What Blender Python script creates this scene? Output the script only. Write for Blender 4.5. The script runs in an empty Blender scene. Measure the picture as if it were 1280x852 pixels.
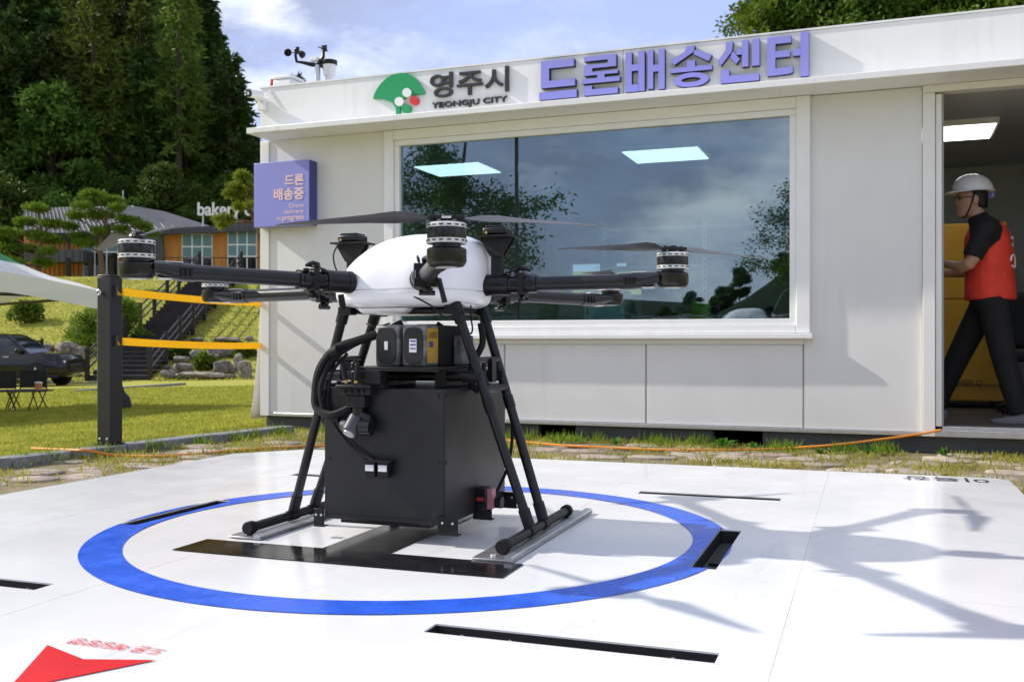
import bpy, bmesh, math, random
import numpy as np
from math import sin, cos, pi, radians, exp, sqrt, atan2
from mathutils import Vector, Matrix, noise as mnoise

scene = bpy.context.scene
C = scene.collection
R = random.Random(7)

# ------------------------------------------------------------------ camera, sky, sun, exposure
CAM_Z = 0.75
cam_d = bpy.data.cameras.new('camera')
cam_d.sensor_width = 36.0
cam_d.lens = 35.0
cam_d.clip_start = 0.05
cam_d.clip_end = 3000
cam_d.dof.use_dof = True
cam_d.dof.focus_distance = 3.6
cam_d.dof.aperture_fstop = 8.0
cam = bpy.data.objects.new('camera', cam_d)
cam.location = (0, 0, CAM_Z)
cam.rotation_euler = (radians(90), 0, 0)
C.objects.link(cam)
scene.camera = cam

SUN_TRAVEL = Vector((1.27, -0.275, -0.87)).normalized()
SUN_EL = math.asin(-SUN_TRAVEL.z)
SUN_AZ = atan2(-SUN_TRAVEL.x, -SUN_TRAVEL.y)        # clockwise from +Y
sun_d = bpy.data.lights.new('sun', 'SUN')
sun_d.energy = 2.9
sun_d.angle = radians(0.9)
sun_d.color = (1.0, 0.94, 0.85)
sun = bpy.data.objects.new('sun', sun_d)
sun.rotation_euler = SUN_TRAVEL.to_track_quat('-Z', 'Y').to_euler()
C.objects.link(sun)

world = bpy.data.worlds.new('World')
scene.world = world
world.use_nodes = True
nt = world.node_tree
nt.nodes.clear()
def wn(t, **k):
    n = nt.nodes.new(t)
    for a, b in k.items(): setattr(n, a, b)
    return n
w_out = wn('ShaderNodeOutputWorld')
w_bg = wn('ShaderNodeBackground')
w_bg.inputs['Strength'].default_value = 0.14
w_sky = wn('ShaderNodeTexSky', sky_type='NISHITA', sun_disc=False)
w_sky.sun_elevation = SUN_EL
w_sky.sun_rotation = SUN_AZ
w_sky.air_density = 1.0
w_sky.dust_density = 1.2
w_sky.ozone_density = 2.0
w_tc = wn('ShaderNodeTexCoord')
w_map = wn('ShaderNodeMapping'); w_map.inputs['Location'].default_value = (6.4, 5.2, 1.0)
w_map.inputs['Scale'].default_value = (1, 1, 2.3)
nt.links.new(w_tc.outputs['Generated'], w_map.inputs[0])
w_n = wn('ShaderNodeTexNoise'); w_n.inputs['Scale'].default_value = 1.7
w_n.inputs['Detail'].default_value = 9; w_n.inputs['Roughness'].default_value = 0.55
w_n.inputs['Distortion'].default_value = 0.25
nt.links.new(w_map.outputs[0], w_n.inputs['Vector'])
w_cov = wn('ShaderNodeValToRGB')
w_cov.color_ramp.elements[0].position = 0.42; w_cov.color_ramp.elements[0].color = (0, 0, 0, 1)
w_cov.color_ramp.elements[1].position = 0.58; w_cov.color_ramp.elements[1].color = (1, 1, 1, 1)
nt.links.new(w_n.outputs['Fac'], w_cov.inputs[0])
# cloud tone: a second noise between slate bases and lit white
w_n2 = wn('ShaderNodeTexNoise'); w_n2.inputs['Scale'].default_value = 3.4
w_n2.inputs['Detail'].default_value = 7; w_n2.inputs['Roughness'].default_value = 0.6
nt.links.new(w_map.outputs[0], w_n2.inputs['Vector'])
w_tone = wn('ShaderNodeValToRGB')
w_tone.color_ramp.elements[0].position = 0.46; w_tone.color_ramp.elements[0].color = (1.55, 1.72, 2.3, 1)
w_tone.color_ramp.elements[1].position = 0.61; w_tone.color_ramp.elements[1].color = (5.7, 5.8, 6.0, 1)
nt.links.new(w_n2.outputs['Fac'], w_tone.inputs[0])
w_mix = wn('ShaderNodeMix', data_type='RGBA')
w_gain = wn('ShaderNodeMix', data_type='RGBA', blend_type='MIX')     # thin high haze over the blue
w_gain.inputs[0].default_value = 0.72
w_gain.inputs[7].default_value = (1.95, 2.25, 3.85, 1)
nt.links.new(w_sky.outputs[0], w_gain.inputs[6])
nt.links.new(w_cov.outputs[0], w_mix.inputs[0])
nt.links.new(w_gain.outputs[2], w_mix.inputs[6])
nt.links.new(w_tone.outputs[0], w_mix.inputs[7])
nt.links.new(w_mix.outputs[2], w_bg.inputs['Color'])
nt.links.new(w_bg.outputs[0], w_out.inputs['Surface'])

vs = scene.view_settings
vs.view_transform = 'Standard'
vs.look = 'None'
vs.exposure = 0.98
vs.gamma = 1.0
vs.use_curve_mapping = False
scene.render.resolution_x, scene.render.resolution_y = 1024, 681
try:
    scene.cycles.use_denoising = True
    scene.cycles.max_bounces = 8
    scene.cycles.transparent_max_bounces = 24
except Exception:
    pass

# ------------------------------------------------------------------ frames of the place
F = 1244.0                                          # focal length in photo pixels
def frame(deg):
    a = radians(deg)
    return (cos(a), -sin(a)), (sin(a), cos(a)), -a
PU, PV, PROT = frame(19.64)                         # landing pad and drone
BU, BV, BROT = frame(20.8)                          # container office
WALL_V = 7.154                                      # office front wall
def pw(u, v, z=0.0): return Vector((u*PU[0]+v*PV[0], u*PU[1]+v*PV[1], z))
def bw(u, v, z=0.0): return Vector((u*BU[0]+v*BV[0], u*BU[1]+v*BV[1], z))
def at(px, py, Y): return Vector(((px-640)/F*Y, Y, CAM_Z+(426-py)/F*Y))
def W(px, py, off=0.0):
    """office wall coordinates (u, z) of a photo pixel, on the plane `off` metres proud of the wall"""
    x = (px-640)/F
    d = x*BV[0]+BV[1]
    Y = (WALL_V-off)/d
    return (x*BU[0]+BU[1])*Y, CAM_Z+(426-py)/F*Y
def PG(px, py, z=0.1):
    Y = F*(CAM_Z-z)/(py-426)
    X = (px-640)/F*Y
    return X*PU[0]+Y*PU[1], X*PV[0]+Y*PV[1]
def sst(a, b, x):
    t = min(1, max(0, (x-a)/(b-a)))
    return t*t*(3-2*t)
def H(x, y):
    """height of the ground"""
    u = x*PU[0]+y*PU[1]
    s = max(0.0, -u-5.0)
    z = -0.9*(1-exp(-s/11.0))
    if y > 38:
        t = min(y, 57.0)-38
        z += 5.3*t/19.0 - 0.25*sst(0, 2, t)+0.25*sst(17, 19, t)
    a = x/max(abs(y), 1.0)
    if y > 70:
        fl = 0.10+0.90*(1-sst(-0.350, -0.240, a))
        z += 0.62*(min(y, 190)-70)*fl*(1 if a < 0 else 0.3)
    if y > 42 and a > 0.1:
        z += 0.42*(min(y, 120)-42)*sst(0.12, 0.24, a)
    if y < -150:
        z += 0.165*min(-y-150, 130)*(0.75+0.25*sin(x*0.02+1.0))
    if y < -90:
        z += 27*exp(-((x+84)/26)**2-((y+225)/45)**2)+16*exp(-((x+40)/22)**2-((y+235)/40)**2)
    z += 0.03*mnoise.noise(Vector((x*0.15, y*0.15, 0.3)))*min(1, s)
    return z
def hit(px, py):
    """point of the ground behind a photo pixel"""
    dx, dz = (px-640)/F, (426-py)/F
    y = 5.0
    while y < 200:
        if CAM_Z+dz*y < H(dx*y, y): break
        y += 0.05
    return Vector((dx*y, y, H(dx*y, y)))

# ------------------------------------------------------------------ objects
def tag(o, label=None, cat=None, group=None, kind=None):
    if label: o['label'] = label
    if cat: o['category'] = cat
    if group: o['group'] = group
    if kind: o['kind'] = kind
    return o
def empty(name, loc=(0, 0, 0), rz=0.0, label=None, cat=None, group=None):
    o = bpy.data.objects.new(name, None)
    o.empty_display_size = 0.1
    o.location = loc; o.rotation_euler = (0, 0, rz)
    C.objects.link(o)
    return tag(o, label, cat, group)
def link(name, me, parent=None, loc=None, rot=None, scl=None):
    o = bpy.data.objects.new(name, me)
    C.objects.link(o)
    if parent is not None: o.parent = parent
    if loc is not None: o.location = loc
    if rot is not None: o.rotation_euler = rot
    if scl is not None: o.scale = scl
    return o
def copy_tree(o, parent=None):
    c = o.copy(); C.objects.link(c); c.parent = parent
    for ch in [k for k in o.children]:
        copy_tree(ch, c)
    return c

class MB:
    """collects shapes into one mesh"""
    def __init__(s): s.v = []; s.f = []
    def add(s, vs_, fs_):
        n = len(s.v); s.v += [tuple(p) for p in vs_]; s.f += [tuple(i+n for i in f) for f in fs_]
        return s
    def box(s, x0, x1, y0, y1, z0, z1, M=None):
        p = [(x, y, z) for z in (z0, z1) for y in (y0, y1) for x in (x0, x1)]
        if M is not None: p = [M @ Vector(q) for q in p]
        return s.add(p, [(0, 2, 3, 1), (4, 5, 7, 6), (0, 1, 5, 4), (2, 6, 7, 3), (0, 4, 6, 2), (1, 3, 7, 5)])
    def cbox(s, c, d, M=None):
        T = Matrix.Translation(c) @ (M.to_4x4() if M is not None else Matrix.Identity(4))
        return s.box(-d[0]/2, d[0]/2, -d[1]/2, d[1]/2, -d[2]/2, d[2]/2, T)
    def cyl(s, p0, p1, r0, r1=None, n=16, cap=True):
        p0, p1 = Vector(p0), Vector(p1); r1 = r0 if r1 is None else r1
        q = (p1-p0).to_track_quat('Z', 'Y')
        a = [p0+q @ Vector((cos(2*pi*i/n)*r0, sin(2*pi*i/n)*r0, 0)) for i in range(n)]
        b = [p1+q @ Vector((cos(2*pi*i/n)*r1, sin(2*pi*i/n)*r1, 0)) for i in range(n)]
        f = [(i, (i+1) % n, n+(i+1) % n, n+i) for i in range(n)]
        if cap: f += [tuple(range(n-1, -1, -1)), tuple(range(n, 2*n))]
        return s.add(a+b, f)
    def tube(s, pts, r, n=8, cap=True):
        pts = [Vector(p) for p in pts]; rr = r if isinstance(r, (list, tuple)) else [r]*len(pts)
        vs_, prev = [], None
        for i, p in enumerate(pts):
            t = (pts[min(i+1, len(pts)-1)]-pts[max(i-1, 0)]).normalized()
            if prev is None: x = t.orthogonal().normalized()
            else: x = (prev-t*prev.dot(t)).normalized()
            prev = x; y = t.cross(x)
            vs_ += [p+(x*cos(2*pi*k/n)+y*sin(2*pi*k/n))*rr[i] for k in range(n)]
        f = []
        for i in range(len(pts)-1):
            for k in range(n):
                f.append((i*n+k, i*n+(k+1) % n, (i+1)*n+(k+1) % n, (i+1)*n+k))
        if cap: f += [tuple(range(n-1, -1, -1)), tuple(range((len(pts)-1)*n, len(pts)*n))]
        return s.add(vs_, f)
    def loft(s, rings, cap=True):
        n = len(rings[0]); vs_ = [p for r_ in rings for p in r_]; f = []
        for i in range(len(rings)-1):
            for k in range(n):
                f.append((i*n+k, i*n+(k+1) % n, (i+1)*n+(k+1) % n, (i+1)*n+k))
        if cap: f += [tuple(range(n-1, -1, -1)), tuple(range((len(rings)-1)*n, len(rings)*n))]
        return s.add(vs_, f)
    def lathe(s, prof, c=(0, 0, 0), n=24):
        """profile of (r, z) turned about the vertical through c"""
        rings = [[(c[0]+r*cos(2*pi*k/n), c[1]+r*sin(2*pi*k/n), c[2]+z) for k in range(n)] for r, z in prof]
        return s.loft(rings)
    def prism(s, poly, a0, a1, axis='z'):
        """polygon (2-D) extruded; axis z: xy polygon, y: xz polygon, x: yz polygon"""
        n = len(poly)
        def p3(q, a):
            return {'z': (q[0], q[1], a), 'y': (q[0], a, q[1]), 'x': (a, q[0], q[1])}[axis]
        vs_ = [p3(q, a0) for q in poly]+[p3(q, a1) for q in poly]
        return s.add(vs_, [tuple(range(n-1, -1, -1)), tuple(range(n, 2*n))]+[(i, (i+1) % n, n+(i+1) % n, n+i) for i in range(n)])
    def ell(s, c, r, nu=16, nv=10, M=None):
        rings = []
        for j in range(nv+1):
            t = -pi/2+pi*(j+0.001)/(nv+0.002)
            rings.append([Vector((r[0]*cos(t)*cos(2*pi*k/nu), r[1]*cos(t)*sin(2*pi*k/nu), r[2]*sin(t))) for k in range(nu)])
        if M is not None: rings = [[M @ p for p in q] for q in rings]
        rings = [[p+Vector(c) for p in q] for q in rings]
        return s.loft(rings)
    def mesh(s, name, mat, smooth=40, fix=True):
        me = bpy.data.meshes.new(name)
        me.from_pydata(s.v, [], s.f)
        if fix:
            bm = bmesh.new(); bm.from_mesh(me)
            bmesh.ops.recalc_face_normals(bm, faces=bm.faces)
            bm.to_mesh(me); bm.free()
        if smooth:
            me.polygons.foreach_set('use_smooth', [True]*len(me.polygons))
            me.set_sharp_from_angle(angle=radians(smooth))
        me.update()
        if mat is not None: me.materials.append(mat)
        return me
    def build(s, name, mat, parent=None, smooth=40, bevel=0, **k):
        o = link(name, s.mesh(name, mat, smooth), parent, **k)
        if bevel:
            b = o.modifiers.new('bevel', 'BEVEL'); b.width = bevel; b.segments = 2
            b.limit_method = 'ANGLE'; b.angle_limit = radians(35); b.harden_normals = False
        return o
def struct(o): return tag(o, kind='structure')

# ------------------------------------------------------------------ procedural materials
def mat(name, col, rough=0.5, metal=0.0, var=0.0, vscale=6.0, bump=0.0, bscale=40.0, col2=None, spec=0.5,
        coat=0.0, rvar=0.0, trans=0.0, detail=5.0, coords='Object', rand=0.0, stretch=None):
    m = bpy.data.materials.new(name); m.use_nodes = True
    t = m.node_tree; b = t.nodes['Principled BSDF']; L = t.links.new
    b.inputs['Base Color'].default_value = (*col, 1)
    b.inputs['Roughness'].default_value = rough
    b.inputs['Metallic'].default_value = metal
    b.inputs['Specular IOR Level'].default_value = spec
    if coat: b.inputs['Coat Weight'].default_value = coat; b.inputs['Coat Roughness'].default_value = 0.08
    tc = t.nodes.new('ShaderNodeTexCoord')
    vec = tc.outputs[coords]
    if stretch:
        mp = t.nodes.new('ShaderNodeMapping'); mp.inputs['Scale'].default_value = stretch
        L(vec, mp.inputs[0]); vec = mp.outputs[0]
    colout = None
    if var or col2 or rvar:
        n = t.nodes.new('ShaderNodeTexNoise'); n.inputs['Scale'].default_value = vscale; n.inputs['Detail'].default_value = detail
        n.inputs['Roughness'].default_value = 0.6
        L(vec, n.inputs['Vector'])
        if var or col2:
            rp = t.nodes.new('ShaderNodeValToRGB')
            c0 = tuple(max(0, c*(1-var)) for c in col); c1 = col2 if col2 else tuple(min(1, c*(1+var)) for c in col)
            rp.color_ramp.elements[0].position = 0.35; rp.color_ramp.elements[0].color = (*c0, 1)
            rp.color_ramp.elements[1].position = 0.65; rp.color_ramp.elements[1].color = (*c1, 1)
            L(n.outputs['Fac'], rp.inputs[0]); colout = rp.outputs[0]
        if rvar:
            mr = t.nodes.new('ShaderNodeMapRange'); mr.inputs['To Min'].default_value = max(0, rough-rvar); mr.inputs['To Max'].default_value = rough+rvar
            mr.inputs['From Min'].default_value = 0.3; mr.inputs['From Max'].default_value = 0.7
            L(n.outputs['Fac'], mr.inputs['Value']); L(mr.outputs[0], b.inputs['Roughness'])
    if rand:
        oi = t.nodes.new('ShaderNodeObjectInfo'); hs = t.nodes.new('ShaderNodeHueSaturation')
        ma = t.nodes.new('ShaderNodeMapRange'); ma.inputs['To Min'].default_value = 1-rand; ma.inputs['To Max'].default_value = 1+rand
        mh = t.nodes.new('ShaderNodeMapRange'); mh.inputs['To Min'].default_value = 0.5-rand*0.05; mh.inputs['To Max'].default_value = 0.5+rand*0.05
        L(oi.outputs['Random'], ma.inputs['Value']); L(ma.outputs[0], hs.inputs['Value'])
        L(oi.outputs['Random'], mh.inputs['Value']); L(mh.outputs[0], hs.inputs['Hue'])
        if colout is None: hs.inputs['Color'].default_value = (*col, 1)
        else: L(colout, hs.inputs['Color'])
        colout = hs.outputs[0]
    if colout is not None: L(colout, b.inputs['Base Color'])
    if bump:
        n2 = t.nodes.new('ShaderNodeTexNoise'); n2.inputs['Scale'].default_value = bscale; n2.inputs['Detail'].default_value = 4
        L(vec, n2.inputs['Vector'])
        bp = t.nodes.new('ShaderNodeBump'); bp.inputs['Strength'].default_value = bump; bp.inputs['Distance'].default_value = 0.01
        L(n2.outputs['Fac'], bp.inputs['Height']); L(bp.outputs[0], b.inputs['Normal'])
    if trans:
        tr = t.nodes.new('ShaderNodeBsdfTranslucent'); mx = t.nodes.new('ShaderNodeMixShader')
        mx.inputs[0].default_value = trans
        if colout is not None: L(colout, tr.inputs['Color'])
        else: tr.inputs['Color'].default_value = (*col, 1)
        L(b.outputs[0], mx.inputs[1]); L(tr.outputs[0], mx.inputs[2])
        L(mx.outputs[0], t.nodes['Material Output'].inputs['Surface'])
    return m
def emis(name, col, strength):
    m = bpy.data.materials.new(name); m.use_nodes = True
    b = m.node_tree.nodes['Principled BSDF']
    b.inputs['Base Color'].default_value = (0.8, 0.8, 0.8, 1)
    b.inputs['Emission Color'].default_value = (*col, 1); b.inputs['Emission Strength'].default_value = strength
    return m
def glass_pane(name, tint, refl):
    """window pane: a see-through tint under a mirror-like surface reflection"""
    m = bpy.data.materials.new(name); m.use_nodes = True
    t = m.node_tree; t.nodes.clear(); L = t.links.new
    o = t.nodes.new('ShaderNodeOutputMaterial'); mx = t.nodes.new('ShaderNodeMixShader')
    tr = t.nodes.new('ShaderNodeBsdfTransparent'); tr.inputs[0].default_value = (*tint, 1)
    gl = t.nodes.new('ShaderNodeBsdfGlossy'); gl.inputs['Roughness'].default_value = 0.0; gl.inputs['Color'].default_value = (0.86, 0.95, 0.98, 1)
    lw = t.nodes.new('ShaderNodeLayerWeight'); lw.inputs['Blend'].default_value = 0.5
    mr = t.nodes.new('ShaderNodeMapRange'); mr.inputs['To Min'].default_value = refl; mr.inputs['To Max'].default_value = 1.0
    pw_ = t.nodes.new('ShaderNodeMath'); pw_.operation = 'POWER'; pw_.inputs[1].default_value = 4.0
    L(lw.outputs['Facing'], pw_.inputs[0]); L(pw_.outputs[0], mr.inputs['Value'])
    L(mr.outputs[0], mx.inputs[0]); L(tr.outputs[0], mx.inputs[1]); L(gl.outputs[0], mx.inputs[2]); L(mx.outputs[0], o.inputs['Surface'])
    return m

def scuff(m, col, amount, scale, stretch=(1, 1, 1), lo=0.60, hi=0.72, scale2=None):
    """wear laid over a material's own colour: worn specks and rubbed streaks"""
    t = m.node_tree; b = t.nodes['Principled BSDF']; L = t.links.new
    tc = t.nodes.new('ShaderNodeTexCoord'); mp = t.nodes.new('ShaderNodeMapping'); mp.inputs['Scale'].default_value = stretch
    L(tc.outputs['Object'], mp.inputs[0])
    n = t.nodes.new('ShaderNodeTexNoise'); n.inputs['Scale'].default_value = scale; n.inputs['Detail'].default_value = 8; n.inputs['Roughness'].default_value = 0.7
    n.inputs['Distortion'].default_value = 0.6
    L(mp.outputs[0], n.inputs['Vector'])
    r = t.nodes.new('ShaderNodeMapRange'); r.inputs['From Min'].default_value = lo; r.inputs['From Max'].default_value = hi; r.inputs['To Max'].default_value = amount
    L(n.outputs['Fac'], r.inputs['Value'])
    n2 = t.nodes.new('ShaderNodeTexNoise'); n2.inputs['Scale'].default_value = scale2 or scale*0.15; n2.inputs['Detail'].default_value = 3
    L(tc.outputs['Object'], n2.inputs['Vector'])
    r2 = t.nodes.new('ShaderNodeMapRange'); r2.inputs['From Min'].default_value = 0.45; r2.inputs['From Max'].default_value = 0.62
    L(n2.outputs['Fac'], r2.inputs['Value'])
    mu_ = t.nodes.new('ShaderNodeMath'); mu_.operation = 'MULTIPLY'; L(r.outputs[0], mu_.inputs[0]); L(r2.outputs[0], mu_.inputs[1])
    mx = t.nodes.new('ShaderNodeMix'); mx.data_type = 'RGBA'; L(mu_.outputs[0], mx.inputs[0])
    src = b.inputs['Base Color'].links[0].from_socket if b.inputs['Base Color'].links else None
    if src: L(src, mx.inputs[6])
    else: mx.inputs[6].default_value = b.inputs['Base Color'].default_value
    mx.inputs[7].default_value = (*col, 1)
    L(mx.outputs[2], b.inputs['Base Color'])
    return m
M = {}
M['panel'] = mat('coated_panel', (0.73, 0.725, 0.70), 0.42, var=0.04, vscale=1.2, rvar=0.08, bump=0.03, bscale=3)
M['trim'] = mat('white_trim', (0.80, 0.79, 0.75), 0.35, var=0.03, vscale=2)
M['frame'] = mat('white_pvc', (0.84, 0.84, 0.82), 0.3, var=0.02)
M['fascia'] = mat('white_fascia', (0.80, 0.80, 0.79), 0.4, var=0.035, vscale=1.5, rvar=0.08)
M['joint'] = mat('panel_joint', (0.32, 0.31, 0.29), 0.6)
M['steel_grey'] = mat('grey_steel_beam', (0.055, 0.058, 0.064), 0.5, var=0.15, vscale=4, bump=0.05)
M['void'] = mat('dark_underside', (0.012, 0.012, 0.013), 0.8)
M['alu'] = mat('brushed_aluminium', (0.62, 0.63, 0.64), 0.35, metal=0.9, var=0.06, vscale=20)
M['interior'] = mat('interior_panel', (0.45, 0.46, 0.46), 0.6, var=0.03)
M['interior_floor'] = mat('interior_floor', (0.09, 0.085, 0.08), 0.5, var=0.2)
M['lamp'] = emis('ceiling_lamp', (0.97, 0.98, 1.0), 1.5)
M['glass'] = glass_pane('window_glass', (0.56, 0.71, 0.73), 0.205)
M['pad'] = mat('pad_white', (0.80, 0.80, 0.795), 0.17, var=0.02, vscale=3, rvar=0.06, bump=0.012, bscale=5, coat=0.2)
M['blue_vinyl'] = mat('blue_vinyl', (0.026, 0.115, 0.66), 0.25, var=0.10, vscale=9, rvar=0.1)
M['black_vinyl'] = mat('black_vinyl', (0.012, 0.012, 0.012), 0.12, var=0.3, vscale=8, rvar=0.07)
M['red_vinyl'] = mat('red_vinyl', (0.66, 0.012, 0.016), 0.3, var=0.06, vscale=8)
M['grey_vinyl'] = mat('grey_vinyl', (0.06, 0.06, 0.065), 0.3)
M['slot'] = mat('slot_black', (0.02, 0.02, 0.022), 0.45)
M['slot_floor'] = mat('slot_floor', (0.10, 0.11, 0.125), 0.45, var=0.1)
M['plate'] = mat('zinc_plate', (0.42, 0.42, 0.42), 0.32, metal=0.8, var=0.12, vscale=12, rvar=0.08)
M['carbon'] = mat('carbon_tube', (0.012, 0.0125, 0.014), 0.33, var=0.12, vscale=30, rvar=0.05, spec=0.4)
M['black_plastic'] = mat('black_plastic', (0.009, 0.009, 0.010), 0.36, spec=0.35, var=0.2, vscale=15, rvar=0.08)
M['black_metal'] = mat('black_anodised', (0.010, 0.010, 0.011), 0.24, metal=0.0, spec=0.45, var=0.15)
M['black_matt'] = mat('black_matt', (0.013, 0.013, 0.014), 0.55, spec=0.3, var=0.2, bump=0.05, bscale=150)
M['box_black'] = mat('cargo_box_black', (0.016, 0.016, 0.0165), 0.36, spec=0.4, var=0.18, vscale=7, rvar=0.06, bump=0.02, bscale=90)
M['rubber'] = mat('rubber', (0.009, 0.009, 0.009), 0.7, spec=0.3)
M['silver'] = mat('machined_silver', (0.72, 0.72, 0.70), 0.38, metal=0.6, var=0.05)
M['white_shell'] = mat('white_shell', (0.88, 0.88, 0.885), 0.26, var=0.015, coat=0.3)
M['gold'] = mat('brass', (0.65, 0.45, 0.15), 0.3, metal=0.9)
M['bat_grey'] = mat('battery_case', (0.17, 0.17, 0.17), 0.5, var=0.5, vscale=30, bump=0.1, bscale=80)
M['bat_black'] = mat('battery_face', (0.013, 0.013, 0.014), 0.45, var=0.3, vscale=40)
M['bat_yellow'] = mat('battery_label', (0.55, 0.30, 0.015), 0.35, var=0.1)
M['label'] = mat('white_label', (0.78, 0.78, 0.77), 0.5)
M['red_plastic'] = mat('red_plastic', (0.55, 0.03, 0.04), 0.35)
M['pink'] = mat('pink_plate', (0.55, 0.22, 0.23), 0.4)
M['sign_blue'] = mat('sign_periwinkle', (0.27, 0.28, 0.68), 0.42, var=0.02)
M['sign_blue_dark'] = mat('sign_side', (0.055, 0.06, 0.25), 0.5)
M['letter_blue'] = mat('letter_periwinkle', (0.27, 0.27, 0.70), 0.4, var=0.02)
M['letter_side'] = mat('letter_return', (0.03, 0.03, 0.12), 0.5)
M['letter_dark'] = mat('letter_charcoal', (0.025, 0.025, 0.03), 0.4)
M['logo_green'] = mat('logo_green', (0.008, 0.30, 0.10), 0.4)
M['logo_red'] = mat('logo_red', (0.62, 0.03, 0.03), 0.4)
M['white_paint'] = mat('white_paint', (0.80, 0.80, 0.80), 0.4)
M['salmon'] = mat('salmon_print', (0.88, 0.60, 0.58), 0.5)
M['post'] = mat('charcoal_post', (0.024, 0.0245, 0.027), 0.42, spec=0.35, var=0.12, vscale=10, rvar=0.06)
M['strap'] = mat('yellow_strap', (0.98, 0.68, 0.012), 0.6, var=0.04, vscale=30, bump=0.1, bscale=200, trans=0.45)
M['cable_orange'] = mat('orange_cable', (0.70, 0.24, 0.02), 0.5)
M['kerb'] = mat('kerb_granite', (0.20, 0.205, 0.21), 0.75, var=0.25, vscale=25, bump=0.25, bscale=60)
M['paver'] = mat('paving_stone', (0.34, 0.28, 0.225), 0.9, var=0.3, vscale=14, bump=0.4, bscale=50, rand=0.18)
M['soil'] = mat('sandy_soil', (0.24, 0.18, 0.115), 0.95, col2=(0.14, 0.13, 0.05), vscale=5, bump=0.5, bscale=30, coords='Object')
M['blade'] = mat('grass_blade', (0.23, 0.265, 0.034), 0.6, col2=(0.43, 0.41, 0.08), vscale=2.2, spec=0.12, trans=0.5)
M['blade_dry'] = mat('dry_grass', (0.36, 0.27, 0.075), 0.7, col2=(0.48, 0.31, 0.11), vscale=4, spec=0.12, trans=0.3)
M['blade_green'] = mat('green_grass_blade', (0.10, 0.19, 0.016), 0.6, col2=(0.24, 0.33, 0.04), vscale=3.0, spec=0.12, trans=0.5)
M['weed'] = mat('weed_leaf', (0.07, 0.19, 0.025), 0.5, var=0.3, vscale=20, spec=0.12, trans=0.35)
M['conifer'] = mat('conifer_needles', (0.024, 0.055, 0.014), 0.7, col2=(0.080, 0.130, 0.028), vscale=0.35, spec=0.12, trans=0.25, rand=0.30)
M['larch'] = mat('larch_needles', (0.052, 0.090, 0.016), 0.7, col2=(0.135, 0.175, 0.030), vscale=0.35, spec=0.12, trans=0.3, rand=0.30)
M['rust'] = mat('dead_needles', (0.17, 0.075, 0.03), 0.7, col2=(0.24, 0.11, 0.05), vscale=0.5, spec=0.12, trans=0.2)
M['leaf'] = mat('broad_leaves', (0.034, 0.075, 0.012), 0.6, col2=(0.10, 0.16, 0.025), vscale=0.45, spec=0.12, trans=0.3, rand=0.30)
M['leaf_bright'] = mat('sunlit_leaves', (0.075, 0.15, 0.018), 0.6, col2=(0.19, 0.27, 0.035), vscale=0.6, spec=0.12, trans=0.35, rand=0.2)  # lighter copy of the leaf green, sunlight on the undergrowth put into the colour
M['pine'] = mat('pine_needles', (0.085, 0.165, 0.016), 0.6, col2=(0.20, 0.29, 0.035), vscale=1.6, spec=0.12, trans=0.3)
M['pine_y'] = mat('pine_needles_light', (0.15, 0.20, 0.022), 0.6, col2=(0.29, 0.32, 0.05), vscale=1.6, spec=0.12, trans=0.3)
M['bark'] = mat('bark', (0.075, 0.055, 0.042), 0.9, var=0.35, vscale=5, bump=0.6, bscale=14)
M['bark_red'] = mat('red_pine_bark', (0.16, 0.095, 0.062), 0.9, var=0.4, vscale=6, bump=0.6, bscale=14)
M['rock'] = mat('boulder', (0.19, 0.165, 0.14), 0.9, var=0.55, vscale=3.0, bump=0.9, bscale=6, rand=0.25)
M['deck'] = mat('dark_timber', (0.036, 0.029, 0.027), 0.75, var=0.3, vscale=3, bump=0.15)
M['rail'] = mat('dark_rail', (0.018, 0.016, 0.016), 0.55)
M['ochre'] = mat('ochre_cladding', (0.50, 0.20, 0.035), 0.6, var=0.12, vscale=2.5, stretch=(1, 1, 0.15))
M['roof'] = mat('zinc_roof', (0.070, 0.074, 0.085), 0.5, var=0.12, vscale=1.5)
M['darkwin'] = mat('dark_glazing', (0.012, 0.016, 0.018), 0.06, spec=0.6)
M['blind'] = mat('teal_blind', (0.13, 0.24, 0.27), 0.3, var=0.06)
M['car'] = mat('black_blue_paint', (0.004, 0.005, 0.009), 0.2, spec=0.35, coat=0.35)
M['car_silver'] = mat('silver_paint', (0.4, 0.41, 0.42), 0.25, metal=0.6, coat=0.6)
M['tyre'] = mat('tyre', (0.012, 0.012, 0.012), 0.85)
M['rim'] = mat('alloy', (0.55, 0.55, 0.56), 0.4, metal=0.2)
M['tent_white'] = mat('tent_white', (0.74, 0.73, 0.70), 0.7, var=0.04, vscale=1, trans=0.22, bump=0.15, bscale=4)
M['tent_green'] = mat('tent_green', (0.015, 0.20, 0.055), 0.6, var=0.06, trans=0.15)
M['canvas'] = mat('dark_canvas', (0.018, 0.02, 0.024), 0.85, var=0.2)
M['orange'] = mat('orange_plastic', (0.62, 0.24, 0.11), 0.45)
M['cabinet'] = mat('amber_cabinet', (0.66, 0.33, 0.012), 0.4, var=0.05)
M['skin'] = mat('skin', (0.46, 0.25, 0.16), 0.5, var=0.08)
M['cloth_black'] = mat('black_cloth', (0.006, 0.006, 0.007), 0.85, var=0.3, bump=0.7, bscale=14)
M['vest'] = mat('red_vest', (0.72, 0.045, 0.02), 0.75, var=0.15, vscale=8, bump=0.8, bscale=11)
M['helmet'] = mat('helmet_white', (0.72, 0.70, 0.72), 0.25, coat=0.3)
M['hair'] = mat('hair', (0.008, 0.007, 0.006), 0.6)
M['shoe'] = mat('grey_shoe', (0.17, 0.165, 0.155), 0.7)
M['rack'] = mat('rack_white', (0.62, 0.65, 0.66), 0.5)
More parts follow.
